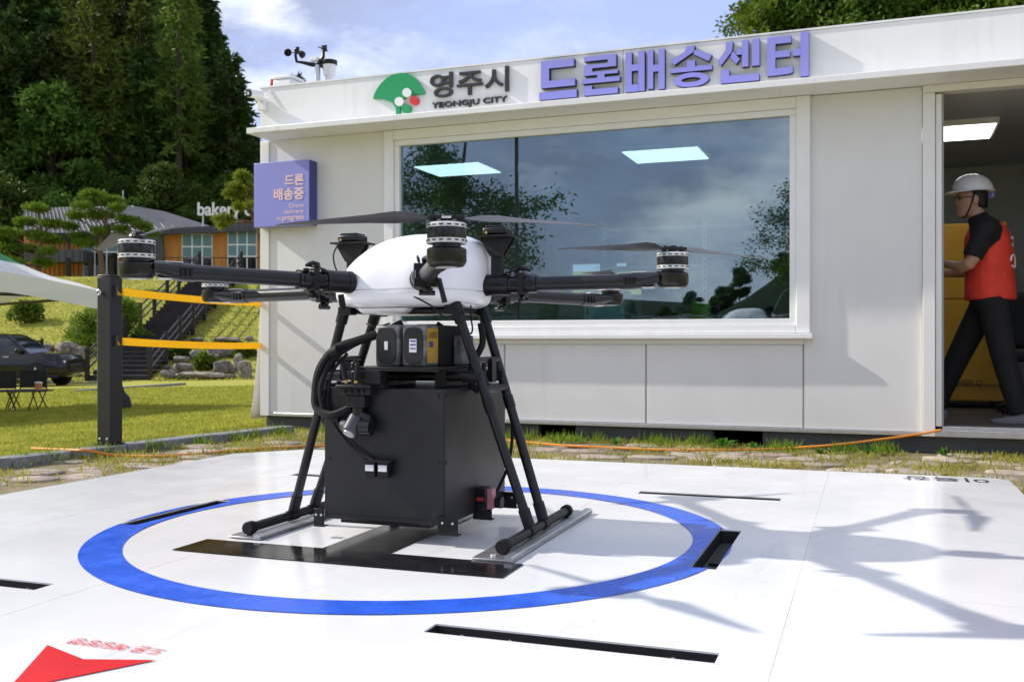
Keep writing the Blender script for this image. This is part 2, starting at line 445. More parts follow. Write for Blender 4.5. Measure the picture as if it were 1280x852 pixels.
M['teal_box'] = mat('white_card_box', (0.62, 0.72, 0.70), 0.6)
M['lime'] = mat('lime_plastic', (0.35, 0.62, 0.03), 0.4)
M['banner'] = mat('banner_cloth', (0.80, 0.78, 0.77), 0.7, trans=0.2)
M['banner_pink'] = mat('banner_pink', (0.72, 0.42, 0.42), 0.7)
M['desk'] = mat('desk_top', (0.10, 0.085, 0.07), 0.5)
scuff(M['pad'], (0.42, 0.41, 0.39), 0.45, 7.0, (1, 0.35, 1), 0.56, 0.75, 1.3)
scuff(M['pad'], (0.30, 0.29, 0.27), 0.5, 38.0, (1, 0.6, 1), 0.66, 0.74, 2.1)
scuff(M['blue_vinyl'], (0.45, 0.55, 0.85), 0.6, 30.0, (1, 0.25, 1), 0.61, 0.70, 5.0)
scuff(M['black_vinyl'], (0.12, 0.12, 0.12), 0.5, 26.0, (0.3, 1, 1), 0.60, 0.72, 4.0)
scuff(M['panel'], (0.52, 0.50, 0.46), 0.40, 9.0, (1, 1, 0.06), 0.52, 0.72, 0.8)
scuff(M['fascia'], (0.52, 0.51, 0.48), 0.35, 9.0, (1, 1, 0.08), 0.52, 0.72, 0.9)
scuff(M['box_black'], (0.09, 0.09, 0.09), 0.5, 40.0, (1, 1, 0.4), 0.64, 0.74, 6.0)
scuff(M['carbon'], (0.06, 0.06, 0.06), 0.5, 60.0, (1, 1, 1), 0.62, 0.72, 10.0)

# ------------------------------------------------------------------ lettering
_tc = {}
def glyph(ch, bold=0.0):
    """flat outline mesh of some text: verts, faces"""
    k = (ch, bold)
    if k not in _tc:
        cu = bpy.data.curves.new('glyph', 'FONT'); cu.body = ch; cu.offset = bold; cu.resolution_u = 5; cu.fill_mode = 'FRONT'
        ob = bpy.data.objects.new('glyph', cu); C.objects.link(ob)
        bpy.context.view_layer.update()
        me = bpy.data.meshes.new_from_object(ob.evaluated_get(bpy.context.evaluated_depsgraph_get()))
        _tc[k] = ([tuple(v.co) for v in me.vertices], [tuple(p.vertices) for p in me.polygons])
        bpy.data.objects.remove(ob); bpy.data.curves.remove(cu); bpy.data.meshes.remove(me)
    return _tc[k]
def bounds(v):
    xs = [p[0] for p in v]; ys = [p[1] for p in v]
    return min(xs), max(xs), min(ys), max(ys)
def lay_text(s, bold=0.0, gap=0.0):
    """[(char, verts, faces)] laid out on one line"""
    out = []
    for i, ch in enumerate(s):
        if ch == ' ': continue
        v, f = glyph(ch, bold)
        b = bounds(v); x1 = bounds(glyph(s[:i+1], 0.0)[0])[1]
        b0 = bounds(glyph(ch, 0.0)[0])
        out.append((ch, [(p[0]+x1-b0[1]+gap*i, p[1], 0) for p in v], f))
    return out
def text_parts(s, box, parent, name, m, depth, y, bold=0.0, gap=0.0, plane='xz', joined=False, flip=False, side=None):
    """each character its own mesh, fitted to box = (x0, x1, z0, z1); depth = thickness towards -y (or +z)"""
    L_ = lay_text(s, bold, gap)
    al = [p for _, v, _ in L_ for p in v]
    a0, a1, b0, b1 = bounds(al)
    objs, allmb = [], MB()
    for ch, v, f in L_:
        mb = allmb if joined else MB()
        q = []
        for p in v:
            tx, ty = (p[0]-a0)/(a1-a0), (p[1]-b0)/(b1-b0)
            if flip: tx, ty = 1-tx, 1-ty
            q.append((box[0]+tx*(box[1]-box[0]), box[2]+ty*(box[3]-box[2])))
        P = (lambda a, b, d: (a, y-d, b)) if plane == 'xz' else (lambda a, b, d: (a, b, y+d))
        front = [P(a, b, depth) for a, b in q]
        mb.add(front, f)
        if depth > 0.003:
            back = [P(a, b, 0) for a, b in q]
            cnt = {}
            for fc in f:
                for i in range(len(fc)):
                    e = (fc[i], fc[(i+1) % len(fc)])
                    cnt[tuple(sorted(e))] = cnt.get(tuple(sorted(e)), 0)+1
            n = len(q); sf = [(a, b, b+n, a+n) for (a, b), c in cnt.items() if c == 1]
            mb.add(front+back, sf)
        if not joined:
            objs.append(mb.build(name, m, parent, smooth=0))
    if joined: objs.append(allmb.build(name, m, parent, smooth=0))
    return objs

# ------------------------------------------------------------------ the ground
def axis(lo, hi, fine, n):
    t = np.linspace(-1, 1, n)
    s = np.sinh(t*4.2)/np.sinh(4.2)
    return [x for x in np.where(s < 0, -s*lo, s*hi)]
gx = axis(-420, 300, 1, 170); gy = sorted(set(axis(-420, 330, 1, 170)) | set(float(k) for k in range(36, 62)))
gb = MB()
gb.v = [(x, y, H(x, y)-0.012) for y in gy for x in gx]
nx = len(gx)
gb.f = [(j*nx+i, j*nx+i+1, (j+1)*nx+i+1, (j+1)*nx+i) for j in range(len(gy)-1) for i in range(nx-1)]
def ground_mat():
    m = bpy.data.materials.new('lawn_and_hill'); m.use_nodes = True
    t = m.node_tree; b = t.nodes['Principled BSDF']; L = t.links.new
    b.inputs['Roughness'].default_value = 0.95; b.inputs['Specular IOR Level'].default_value = 0.1
    tc = t.nodes.new('ShaderNodeTexCoord')
    def nz(s, d=6):
        n = t.nodes.new('ShaderNodeTexNoise'); n.inputs['Scale'].default_value = s; n.inputs['Detail'].default_value = d
        n.inputs['Roughness'].default_value = 0.65
        L(tc.outputs['Object'], n.inputs['Vector']); return n.outputs['Fac']
    def ramp(f, c0, c1, a, e):
        r = t.nodes.new('ShaderNodeValToRGB'); r.color_ramp.elements[0].position = a; r.color_ramp.elements[1].position = e
        r.color_ramp.elements[0].color = (*c0, 1); r.color_ramp.elements[1].color = (*c1, 1); L(f, r.inputs[0]); return r.outputs[0]
    def mixc(f, a, c):
        x = t.nodes.new('ShaderNodeMix'); x.data_type = 'RGBA'; L(f, x.inputs[0])
        for i, q in ((6, a), (7, c)):
            if isinstance(q, tuple): x.inputs[i].default_value = (*q, 1)
            else: L(q, x.inputs[i])
        return x.outputs[2]
    grass = ramp(nz(0.5), (0.22, 0.235, 0.032), (0.32, 0.30, 0.052), 0.35, 0.65)
    fine = ramp(nz(9.0), (0, 0, 0), (1, 1, 1), 0.40, 0.66)
    grass = mixc(fine, grass, (0.42, 0.40, 0.09))
    bare = ramp(nz(1.3, 9), (0, 0, 0), (1, 1, 1), 0.585, 0.66)
    grass = mixc(bare, grass, (0.32, 0.235, 0.12))
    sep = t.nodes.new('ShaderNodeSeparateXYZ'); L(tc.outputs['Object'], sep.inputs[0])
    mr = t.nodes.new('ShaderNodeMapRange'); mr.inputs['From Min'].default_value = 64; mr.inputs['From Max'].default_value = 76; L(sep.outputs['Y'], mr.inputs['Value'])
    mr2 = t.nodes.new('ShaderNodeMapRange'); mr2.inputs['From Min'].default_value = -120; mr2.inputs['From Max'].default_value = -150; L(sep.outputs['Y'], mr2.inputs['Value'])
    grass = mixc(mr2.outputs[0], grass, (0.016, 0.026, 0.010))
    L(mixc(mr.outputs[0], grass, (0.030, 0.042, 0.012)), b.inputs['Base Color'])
    bp = t.nodes.new('ShaderNodeBump'); bp.inputs['Strength'].default_value = 0.6; bp.inputs['Distance'].default_value = 0.03
    L(nz(14.0), bp.inputs['Height']); L(bp.outputs[0], b.inputs['Normal'])
    return m
ground = struct(gb.build('ground', ground_mat(), smooth=60))

# sandy strip and the uneven paving stones between the pad, the kerb and the office
sm_ = MB()
sm_.add([pw(-5.02, -3, 0.0), pw(6, -3, 0.0), pw(6, 7.9, 0.0), pw(-4.66, 7.9, 0.0)], [(0, 1, 2, 3)])
paving = struct(sm_.build('paving', M['soil'], smooth=0))
def paver_mesh(k):
    rr = random.Random(k); mb = MB(); n = 10; a, b_ = 0.165, 0.105
    ring = []
    for i in range(n):
        t = 2*pi*i/n
        c_, s_ = cos(t), sin(t)
        q = (abs(c_)**4+abs(s_)**4)**(-0.25)
        ring.append((a*c_*q*rr.uniform(.9, 1.03), b_*s_*q*rr.uniform(.9, 1.03)))
    mb.loft([[(x, y, -0.03) for x, y in ring], [(x, y, 0.008) for x, y in ring], [(x*.93, y*.93, 0.014) for x, y in ring]])
    return mb.mesh('paver', M['paver'], 30)
pm = [paver_mesh(k) for k in range(6)]
for iu in range(24):
    for iv in range(22):
        u = -5.0+0.10+iu*0.345+(0.17 if iv % 2 else 0); v = 2.75+iv*0.235
        if v > 7.05 or u > 2.9: continue
        if -3.6 < u < 0.82 and v < 5.36: continue
        if u > 0.8 and v < 4.4: continue
        if u < -4.86+max(0, v-4.6)*0.22: continue
        if R.random() < 0.34: continue
        p = pw(u+R.uniform(-.03, .03), v+R.uniform(-.03, .03), R.uniform(-0.008, 0.004))
        link('paver', R.choice(pm), paving, loc=p, rot=(R.uniform(-.03, .03), R.uniform(-.03, .03), PROT+R.uniform(-.12, .12)+(pi if R.random() < .5 else 0)),
             scl=(R.uniform(.8, 1.05), R.uniform(.8, 1.05), 1))

# kerb: granite lengths along the edge of the lawn
kerb = struct(empty('kerb', pw(-4.95, 4.7, 0), 0))
ka, kb_ = pw(-5.06, 2.9), pw(-4.44, 7.02)
kd = (kb_-ka).normalized(); klen = (kb_-ka).length; kn = 5
for i in range(kn):
    c0 = ka+kd*(klen*i/kn+0.004); c1 = ka+kd*(klen*(i+1)/kn-0.004)
    mb = MB(); mid = (c0+c1)/2-kerb.location; ang = atan2(kd.y, kd.x)
    mb.box(-(c1-c0).length/2, (c1-c0).length/2, -0.07, 0.07, -0.05, 0.062+0.003*(i % 2))
    mb.build('kerb_stone', M['kerb'], kerb, bevel=0.008, loc=mid, rot=(0, 0, ang))

# ------------------------------------------------------------------ landing pad
PAD_Z = 0.10
SLOTS = [(-0.935, -0.29, 2.03, 2.10), (-0.925, -0.335, 4.185, 4.255), (-2.505, -2.43, 2.86, 3.43),
         (-2.68, -2.05, 2.03, 2.10), (-0.478, -0.406, 2.865, 3.48), (-2.64, -2.05, 4.185, 4.255)]
PCU, PCV = -1.48, 3.14                              # centre of the ring
pad = empty('landing_pad', pw(PCU, PCV, 0), PROT, 'glossy white landing pad with blue ring under the drone', 'landing pad')
def cut_slots(bm, slots):
    for u0, u1, v0, v1 in slots:
        for co, no in (((u0, 0, 0), (1, 0, 0)), ((u1, 0, 0), (1, 0, 0)), ((0, v0, 0), (0, 1, 0)), ((0, v1, 0), (0, 1, 0))):
            bmesh.ops.bisect_plane(bm, geom=bm.verts[:]+bm.edges[:]+bm.faces[:], plane_co=co, plane_no=no, dist=1e-6)
        dead = []
        for f in bm.faces:
            c = f.calc_center_median()
            if u0 < c.x < u1 and v0 < c.y < v1: dead.append(f)
        if dead: bmesh.ops.delete(bm, geom=dead, context='FACES')
def sheet(name, polys, z, thick, m, parent, slots=(), bevel=0):
    """flat sheet from (u, v) polygons with the slots cut out, optionally thick"""
    bm = bmesh.new()
    for poly in polys:
        bm.faces.new([bm.verts.new((p[0], p[1], 0)) for p in poly])
    bmesh.ops.remove_doubles(bm, verts=bm.verts, dist=1e-6)
    cut_slots(bm, slots)
    bmesh.ops.recalc_face_normals(bm, faces=bm.faces)
    for f in bm.faces:
        if f.normal.z < 0: f.normal_flip()
    if thick:
        r = bmesh.ops.extrude_face_region(bm, geom=bm.faces[:])
        bmesh.ops.translate(bm, verts=[g for g in r['geom'] if isinstance(g, bmesh.types.BMVert)], vec=(0, 0, -thick))
        bmesh.ops.recalc_face_normals(bm, faces=bm.faces)
    bmesh.ops.translate(bm, verts=bm.verts, vec=(-PCU, -PCV, z))
    me = bpy.data.meshes.new(name); bm.to_mesh(me); bm.free(); me.materials.append(m)
    o = link(name, me, parent)
    return o
ue = [-3.45, -2.80, -1.93, -1.052, -0.178, 0.625]; ve = [0.95, 2.71, 4.48, 5.22]
PG_ = 0.00035
for i in range(5):
    for j in range(3):
        u0, u1, v0, v1 = ue[i]+PG_, ue[i+1]-PG_, ve[j]+PG_, ve[j+1]-PG_
        poly = [(u0, v0), (u1, v0), (u1, v1), (u0, v1)]
        if i == 4 and j == 2: poly = [(u0, v0), (u1, v0), (u1, v1-0.06), (u1-0.06, v1), (u0, v1)]
        if i == 0 and j == 2: poly = [(u0, v0), (u1, v0), (u1, v1), (u0+0.28, v1), (u0, v1-0.34)]
        sl = [s for s in SLOTS if s[0] < u1 and s[1] > u0 and s[2] < v1 and s[3] > v0]
        sheet('deck_panel', [poly], PAD_Z+(0.0004 if (i+j) % 2 else 0), 0.004, M['pad'], pad, sl)
fr = MB()
for u0, u1, v0, v1 in ((-3.44, 0.615, 0.96, 1.0), (-3.10, 0.55, 5.16, 5.20), (-3.44, -3.40, 1.0, 4.84), (0.575, 0.615, 1.0, 5.12)):
    fr.box(u0-PCU, u1-PCU, v0-PCV, v1-PCV, 0, PAD_Z-0.006)
fr.build('pad_frame', M['fascia'], pad)
for k, (u0, u1, v0, v1) in enumerate(SLOTS):
    mb = MB(); a, b_, c_, d_ = u0-PCU, u1-PCU, v0-PCV, v1-PCV; g = 0.004; zt = PAD_Z-0.0045
    zf = 0.05
    mb.box(a-g, a, c_-g, d_+g, zf, zt); mb.box(b_, b_+g, c_-g, d_+g, zf, zt)
    mb.box(a, b_, c_-g, c_, zf, zt); mb.box(a, b_, d_, d_+g, zf, zt)
    tr = mb.build('slot_tray', M['slot'], pad)
    MB().box(a-g, b_+g, c_-g, d_+g, zf-0.006, zf-0.0005).build('tray_floor', M['slot_floor'], tr)
    long_u = (b_-a) > (d_-c_)
    for t in (0.1, 0.28, 0.85):
        bl = MB()
        if long_u: bl.cyl((a+(b_-a)*t, d_-0.006, 0.075), (a+(b_-a)*t, d_, 0.075), 0.006, n=8)
        else: bl.cyl((b_-0.006, c_+(d_-c_)*t, 0.075), (b_, c_+(d_-c_)*t, 0.075), 0.006, n=8)
        bl.build('bolt', M['silver'], tr)
    # a loose grey cover strip lying in the slot
    cv = MB()
    if long_u: cv.box(a+(b_-a)*0.45, a+(b_-a)*0.88, c_+0.004, d_-0.012, zf+0.001, zf+0.014)
    else: cv.box(a+0.012, b_-0.004, c_+(d_-c_)*0.42, d_-0.02, zf+0.001, zf+0.010)
    cv.build('cover_strip', M['black_matt'], tr)
n = 240; Ro, Ri = 1.065, 0.94
sheet('blue_ring', [[(-1.465+r*cos(2*pi*(k+d)/n), 3.115+r*sin(2*pi*(k+d)/n)) for r, d in ((Ri, 0), (Ro, 0), (Ro, 1), (Ri, 1))] for k in range(n)],
      PAD_Z+0.0022, 0, M['blue_vinyl'], pad, SLOTS)
sheet('black_letter_t', [[(-2.035, 2.555), (-0.94, 2.555), (-0.94, 2.735), (-1.372, 2.735), (-1.372, 3.70), (-1.606, 3.70), (-1.606, 2.735), (-2.035, 2.735)]],
      PAD_Z+0.0030, 0, M['black_vinyl'], pad)
sheet('red_arrow', [[(-1.648, 1.668), (-1.505, 1.425), (-1.505, 1.618)], [(-1.505, 1.618), (-1.505, 1.425), (-1.362, 1.664)]], PAD_Z+0.0024, 0, M['red_vinyl'], pad)
text_parts('드론 헤딩방향', (-1.625-PCU, -1.385-PCU, 1.690-PCV, 1.730-PCV), pad, 'heading_text', M['red_vinyl'], 0, PAD_Z+0.0024, plane='xy', joined=True, flip=True)
text_parts('이륙장', (0.16-PCU, 0.53-PCU, 5.02-PCV, 5.16-PCV), pad, 'takeoff_text', M['grey_vinyl'], 0, PAD_Z+0.0024, plane='xy', joined=True, flip=True, bold=0.008)
for k, (u0, u1, v0, v1) in enumerate(((-1.105, -0.975, 2.737, 3.64), (-1.985, -1.86, 2.775, 3.66))):
    r_ = empty('landing_plate', pw((u0+u1)/2, (v0+v1)/2, PAD_Z+0.0035), PROT,
               'thin zinc strip on the pad under the drone skid ' + ('nearer the office door' if k == 0 else 'nearer the lawn kerb'), 'metal plate', 'zinc strips under the drone skids')
    w, l = (u1-u0)/2, (v1-v0)/2
    MB().box(-w, w, -l, l, 0, 0.006).build('strip', M['plate'], r_, bevel=0.002)
    MB().box(w-0.028, w-0.004, -l+0.002, l-0.002, 0.0062, 0.016).build('edge_rail', M['alu'], r_)
    for s_ in (-1, 1):
        MB().cyl((-0.01, s_*(l-0.04), 0.006), (-0.01, s_*(l-0.04), 0.011), 0.009, n=10).build('bolt', M['silver'], r_)

# ------------------------------------------------------------------ container office
U0, U1 = -5.0, 3.0
office = empty('container_office', bw(0, WALL_V, 0), BROT, 'white flat-roofed container office with wide window and open doorway', 'building')
def ob(name, boxes, m, parent=office, bevel=0.0, smooth=0):
    mb = MB()
    for b_ in boxes: mb.box(*b_)
    return mb.build(name, m, parent, smooth=smooth or (40 if bevel else 0), bevel=bevel)
D = 3.3                                             # depth of the room
ZB, ZE, ZT = 0.118, 2.44, 2.89
wu0, wu1 = W(482, 400)[0], W(1013, 400)[0]          # window frame, outside
gu0, gu1 = W(500, 400)[0], W(987, 400)[0]
gz0, gz1 = 0.907, 2.315
du0 = W(1180, 400)[0]; du1 = du0+1.05
TH = 0.07
lz = 0.765
# front wall panels
ob('wall_panel', [(U0+0.09, wu0-0.004, 0, TH, ZB+0.03, ZE)], M['panel'])
js = [wu0, W(630, 480)[0], W(807, 480)[0], W(1004, 480)[0]]
js = [wu0-0.001]+[x for x in js[1:]]+[W(1110, 480)[0]]
for a, b_ in zip(js[:-2], js[1:-1]):
    ob('wall_panel', [(a+0.006, b_-0.006, 0.012, TH, ZB+0.03, lz-0.04)], M['panel'], bevel=0.003)
ob('panel_joint', [(x-0.006, x+0.006, 0.016, TH, ZB+0.03, lz-0.04) for x in js[1:-1]], M['joint'])
ob('wall_panel', [(js[-2]+0.006, du0-0.135, 0.008, TH, ZB+0.03, ZE)], M['panel'])
ob('panel_rail', [(wu0+0.002, js[-2]+0.004, 0.004, TH, lz-0.038, lz-0.004)], M['trim'])
ob('wall_panel', [(du1+0.12, U1-0.09, 0, TH, ZB+0.03, ZE)], M['panel'])
ob('corner_trim', [(U0, U0+0.088, -0.012, TH, ZB, ZE)], M['trim'], bevel=0.004)
ob('corner_trim', [(U1-0.088, U1, -0.012, TH, ZB, ZE)], M['trim'], bevel=0.004)
ob('bottom_rail', [(U0+0.09, du0-0.135, -0.006, TH, ZB, ZB+0.028)], M['alu'], bevel=0.003)
# window
wf = ob('window_frame', [(wu0, gu0-0.045, -0.03, TH, lz+0.04, ZE-0.001), (gu1+0.045, wu1, -0.03, TH, lz+0.04, ZE-0.001),
                         (gu0-0.045, gu1+0.045, -0.03, TH, gz1+0.045, ZE-0.001), (gu0-0.045, gu1+0.045, -0.03, TH, lz+0.04, gz0-0.045)], M['frame'], bevel=0.006)
ob('sash', [(gu0-0.044, gu0, -0.012, TH-0.01, gz0, gz1), (gu1, gu1+0.044, -0.012, TH-0.01, gz0, gz1),
            (gu0-0.044, gu1+0.044, -0.012, TH-0.01, gz1, gz1+0.044), (gu0-0.044, gu1+0.044, -0.012, TH-0.01, gz0-0.044, gz0)], M['frame'], wf, bevel=0.004)
ob('window_sill', [(wu0-0.02, wu1+0.02, -0.065, TH-0.01, lz-0.002, lz+0.038)], M['frame'], wf, bevel=0.008)
mu = W(644.5, 300)[0]
ob('mullion', [(mu-0.012, mu+0.012, 0.012, 0.046, gz0+0.001, gz1-0.001)], M['black_matt'], wf)
for a, b_ in ((gu0+0.001, mu-0.013), (mu+0.013, gu1-0.001)):
    ob('pane', [(a, b_, 0.020, 0.026, gz0+0.001, gz1-0.001)], M['glass'], wf)
# doorway
dfm = ob('door_frame', [(du0-0.132, du0-0.055, -0.022, TH+0.02, ZB+0.001, ZE-0.05), (du0-0.052, du0-0.014, -0.008, TH+0.03, 0.186, ZE-0.06),
                        (du1+0.014, du1+0.118, -0.022, TH+0.02, ZB+0.001, ZE-0.05), (du0-0.132, du1+0.118, -0.022, TH+0.02, ZE-0.048, ZE-0.001)], M['trim'], bevel=0.004)
ob('threshold', [(du0-0.054, du1+0.013, -0.03, 0.10, ZB+0.002, 0.165), (du0-0.012, du1+0.012, -0.012, 0.10, 0.166, 0.188)], M['alu'], dfm, bevel=0.003)
# a dark track strip on the jamb
ob('door_track', [(du0-0.013, du0-0.002, 0.002, TH+0.03, 0.19, ZE-0.06)], M['joint'], dfm)
# eave, fascia, roof and the other walls
EV = 0.33
ob('eave', [(U0+0.17, U1+0.05, -EV, 0.0, ZE+0.001, ZE+0.046)], M['fascia'], bevel=0.004)
ob('eave', [(U0+0.09, U0+0.17, -EV, 0.0, ZE+0.001, ZE+0.046)], M['fascia'])
fj = W(779, 80)[0]
for a, b_ in ((U0, fj-0.002), (fj+0.002, U1)):
    ob('fascia', [(a, b_, -0.004, 0.06, ZE+0.047, ZT)], M['fascia'], bevel=0.003)
ob('fascia_cap', [(U0-0.01, U1+0.01, -0.012, 0.075, ZT+0.001, ZT+0.014)], M['fascia'])
ob('parapet', [(U0, U0+0.06, 0.061, D+0.1, ZE+0.047, ZT), (U1-0.06, U1, 0.061, D+0.1, ZE+0.047, ZT), (U0+0.061, U1-0.061, D+0.04, D+0.1, ZE+0.047, ZT)], M['fascia'])
ob('roof', [(U0+0.061, U1-0.061, 0.061, D+0.039, ZE+0.03, ZE+0.10)], M['fascia'])
ob('side_wall', [(U0+0.001, U0+0.07, TH+0.001, D+0.09, ZB, ZE)], M['panel'])
ob('side_wall', [(U1-0.07, U1-0.001, TH+0.001, D+0.09, ZB, ZE)], M['panel'])
ob('ceiling', [(U0+0.071, U1-0.071, TH+0.031, D-0.001, ZE-0.03, ZE+0.02)], M['interior'])
ob('floor', [(U0+0.071, U1-0.071, TH+0.031, D-0.001, 0.13, 0.188)], M['interior_floor'])
# back wall with two small windows
bz0, bz1 = 1.22, 1.62
bws = [(-3.30, -2.92), (-2.82, -2.35)]
xs = [U0+0.071]+[x for w_ in bws for x in w_]+[U1-0.071]
boxes = [(xs[0], xs[-1], D, D+0.07, 0.13, bz0), (xs[0], xs[-1], D, D+0.07, bz1, ZE)]
for k in range(0, len(xs), 2): boxes.append((xs[k], xs[k+1], D, D+0.07, bz0, bz1))
ob('back_wall', boxes, M['interior'])
for a, b_ in bws:
    f_ = ob('back_window', [(a, a+0.03, D+0.01, D+0.06, bz0, bz1), (b_-0.03, b_, D+0.01, D+0.06, bz0, bz1),
                            (a+0.03, b_-0.03, D+0.01, D+0.06, bz0, bz0+0.03), (a+0.03, b_-0.03, D+0.01, D+0.06, bz1-0.03, bz1)], M['frame'])
# wall cladding inside the front
ob('lining', [(U0+0.071, wu0-0.01, TH+0.001, TH+0.02, 0.19, ZE-0.03), (wu1+0.01, du0-0.14, TH+0.001, TH+0.02, 0.19, ZE-0.03), (wu0-0.01, wu1+0.01, TH+0.001, TH+0.02, 0.19, lz-0.01)], M['interior'])
# base: steel beam lengths with dark gaps between them
gaps = [(W(670, 545)[0], W(717, 545)[0]), (W(890, 545)[0], W(952, 545)[0])]
xs = [U0+0.02]+[x for g_ in gaps for x in g_]+[U1-0.02]
for k in range(0, len(xs), 2):
    ob('base_beam', [(xs[k], xs[k+1], 0.05, 0.14, -0.01, ZB-0.004)], M['steel_grey'], bevel=0.004)
ob('base_beam', [(U0+0.02, U0+0.12, 0.141, D, -0.01, ZB-0.004), (U1-0.12, U1-0.02, 0.141, D, -0.01, ZB-0.004), (U0+0.121, U1-0.121, D-0.1, D, -0.01, ZB-0.004)], M['steel_grey'])
ob('underfloor', [(U0+0.121, U1-0.121, 0.145, D-0.101, ZB-0.02, ZB+0.01)], M['void'])
# ceiling lights
for (px0, px1, py) in ((520, 625, 210), (780, 885, 192), (1150, 1218, 165)):
    x = ((px0+px1)/2-640)/F; Y = (ZE-0.06-CAM_Z)*F/(426-py)
    p = Vector((x*Y, Y, 0)); u_ = p.x*BU[0]+p.y*BU[1]; v_ = p.x*BV[0]+p.y*BV[1]-WALL_V
    c_ = ob('ceiling_light', [(u_-0.34, u_+0.34, v_-0.30, v_+0.30, ZE-0.075, ZE-0.031)], M['frame'])
    ob('diffuser', [(u_-0.32, u_+0.32, v_-0.28, v_+0.28, ZE-0.082, ZE-0.076)], M['lamp'], c_)

# ------------------------------------------------------------------ signs on the office
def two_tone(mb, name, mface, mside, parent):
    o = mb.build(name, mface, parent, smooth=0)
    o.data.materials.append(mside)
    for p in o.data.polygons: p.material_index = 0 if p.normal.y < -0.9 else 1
    return o
def rc(a, b, c, d): return [(a, c), (b, c), (b, d), (a, d)]
BIG = {
 'deu': [rc(0, 1, 0, .20), rc(.05, .27, .30, 1), rc(.27, .93, .80, 1), rc(.27, .96, .30, .48)],
 'ron': [rc(.05, .9, .88, 1), rc(.68, .9, .79, .88), rc(.05, .9, .69, .79), rc(.05, .27, .60, .69), rc(.05, .95, .51, .60), rc(.40, .60, .43, .51),
         rc(0, 1, .31, .43), rc(.05, .27, 0, .25), rc(.27, .95, 0, .15)],
 'bae': [rc(0, .16, 0, 1), rc(.33, .49, 0, 1), rc(.16, .33, .52, .68), rc(.16, .33, 0, .18), rc(.57, .71, .03, 1), rc(.71, .84, .45, .62), rc(.84, 1, 0, 1)],
 'song': [[(.40, 1), (.60, 1), (.55, .84), (.10, .57), (0, .70), (.34, .86)], [(.565, .88), (.66, .88), (1, .73), (.92, .58), (.565, .78)],
          rc(.40, .60, .49, .64), rc(0, 1, .37, .49), 'ring'],
 'sen': [[(.20, 1), (.37, 1), (.34, .76), (.08, .44), (0, .55), (.19, .80)], [(.345, .74), (.40, .72), (.53, .55), (.44, .44), (.30, .62)],
         rc(.58, .73, .36, 1), rc(.45, .58, .66, .80), rc(.81, .99, .36, 1), rc(.08, .28, 0, .33), rc(.28, .98, 0, .17)],
 'teo': [rc(0, .20, .08, 1), rc(.20, .58, .83, 1), rc(.20, .55, .50, .65), [(.20, .08), (.52, .09), (.62, .12), (.62, .28), (.52, .25), (.20, .24)],
         rc(.80, 1, 0, 1.05), rc(.62, .80, .50, .66)]}
sgn = empty('letter_sign', bw(W(842, 90)[0], WALL_V-0.005, 2.55), BROT, 'thick periwinkle block letters along the office fascia', 'sign')
zl0 = 2.565; zl1 = 2.855; su = W(842, 90)[0]
for key, x0, x1 in (('deu', 674, 721), ('ron', 728, 775), ('bae', 782, 831), ('song', 838, 890), ('sen', 897, 950), ('teo', 959, 1011)):
    a, b_ = W(x0, 80, .05)[0]-su, W(x1, 80, .05)[0]-su
    mb = MB()
    for k, poly in enumerate(BIG[key]):
        dpt = -0.050-0.0006*k
        if poly == 'ring':
            n = 28
            for i in range(n):
                q = []
                for rx, ry, j in ((.43, .175, i), (.43, .175, i+1), (.23, .06, i+1), (.23, .06, i)):
                    t = 2*pi*j/n; q.append((a+(.5+rx*cos(t))*(b_-a), zl0-2.55+(.165+ry*sin(t))*(zl1-zl0)))
                mb.prism(q, 0.001, dpt, 'y')
        else:
            mb.prism([(a+x*(b_-a), zl0-2.55+y*(zl1-zl0)) for x, y in poly], 0.001, dpt, 'y')
    two_tone(mb, 'letter', M['letter_blue'], M['letter_side'], sgn)

lu = W(505, 120)[0]
logo = empty('city_emblem', bw(lu, WALL_V-0.005, 2.5), BROT, 'green fan-shaped tree emblem with small coloured discs on the fascia', 'emblem')
def zq(x, y): # zoomed photo coordinates of the emblem -> local x, z
    u_, z_ = W(300+x/3.042, 40+y/3.042, 0.02); return (u_-lu, z_-2.5)
pts = [(508, 255), (512, 238), (522, 218), (538, 196), (560, 176), (588, 162), (615, 157), (642, 161), (668, 176), (688, 202), (699, 222), (703, 237)]
low = [(672, 238), (645, 244), (622, 256), (612, 275), (608, 315), (595, 315), (594, 288), (578, 268), (545, 256)]
mb = MB(); mb.prism([zq(*p) for p in pts+low], 0.001, -0.022, 'y')
two_tone(mb, 'canopy', M['logo_green'], M['logo_green'], logo)
for (x, y, r_, m_) in ((638, 233, 17, 'white_paint'), (609, 267, 17, 'white_paint'), (665, 263, 16, 'logo_red'), (635, 294, 17, 'logo_green')):
    mb = MB(); mb.prism([zq(x+r_*cos(2*pi*k/28), y+r_*sin(2*pi*k/28)) for k in range(28)], 0.0, -0.034, 'y')
    two_tone(mb, 'disc', M[m_], M[m_], logo)
nu = W(590, 120)[0]
nm = empty('city_name_sign', bw(nu, WALL_V-0.005, 2.5), BROT, 'charcoal city name letters beside the green emblem', 'sign')
text_parts('영주시', (W(539, 110)[0]-nu, W(637, 110)[0]-nu, W(552, 123)[1]-2.5, W(552, 94)[1]-2.5+0.01), nm, 'syllable', M['letter_dark'], 0.022, 0.0, bold=0.016)
text_parts('YEONGJU CITY', (W(541, 130)[0]-nu, W(635, 130)[0]-nu, W(545, 138.5)[1]-2.5, W(545, 129)[1]-2.5), nm, 'letter', M['letter_dark'], 0.02, 0.0, bold=0.010)

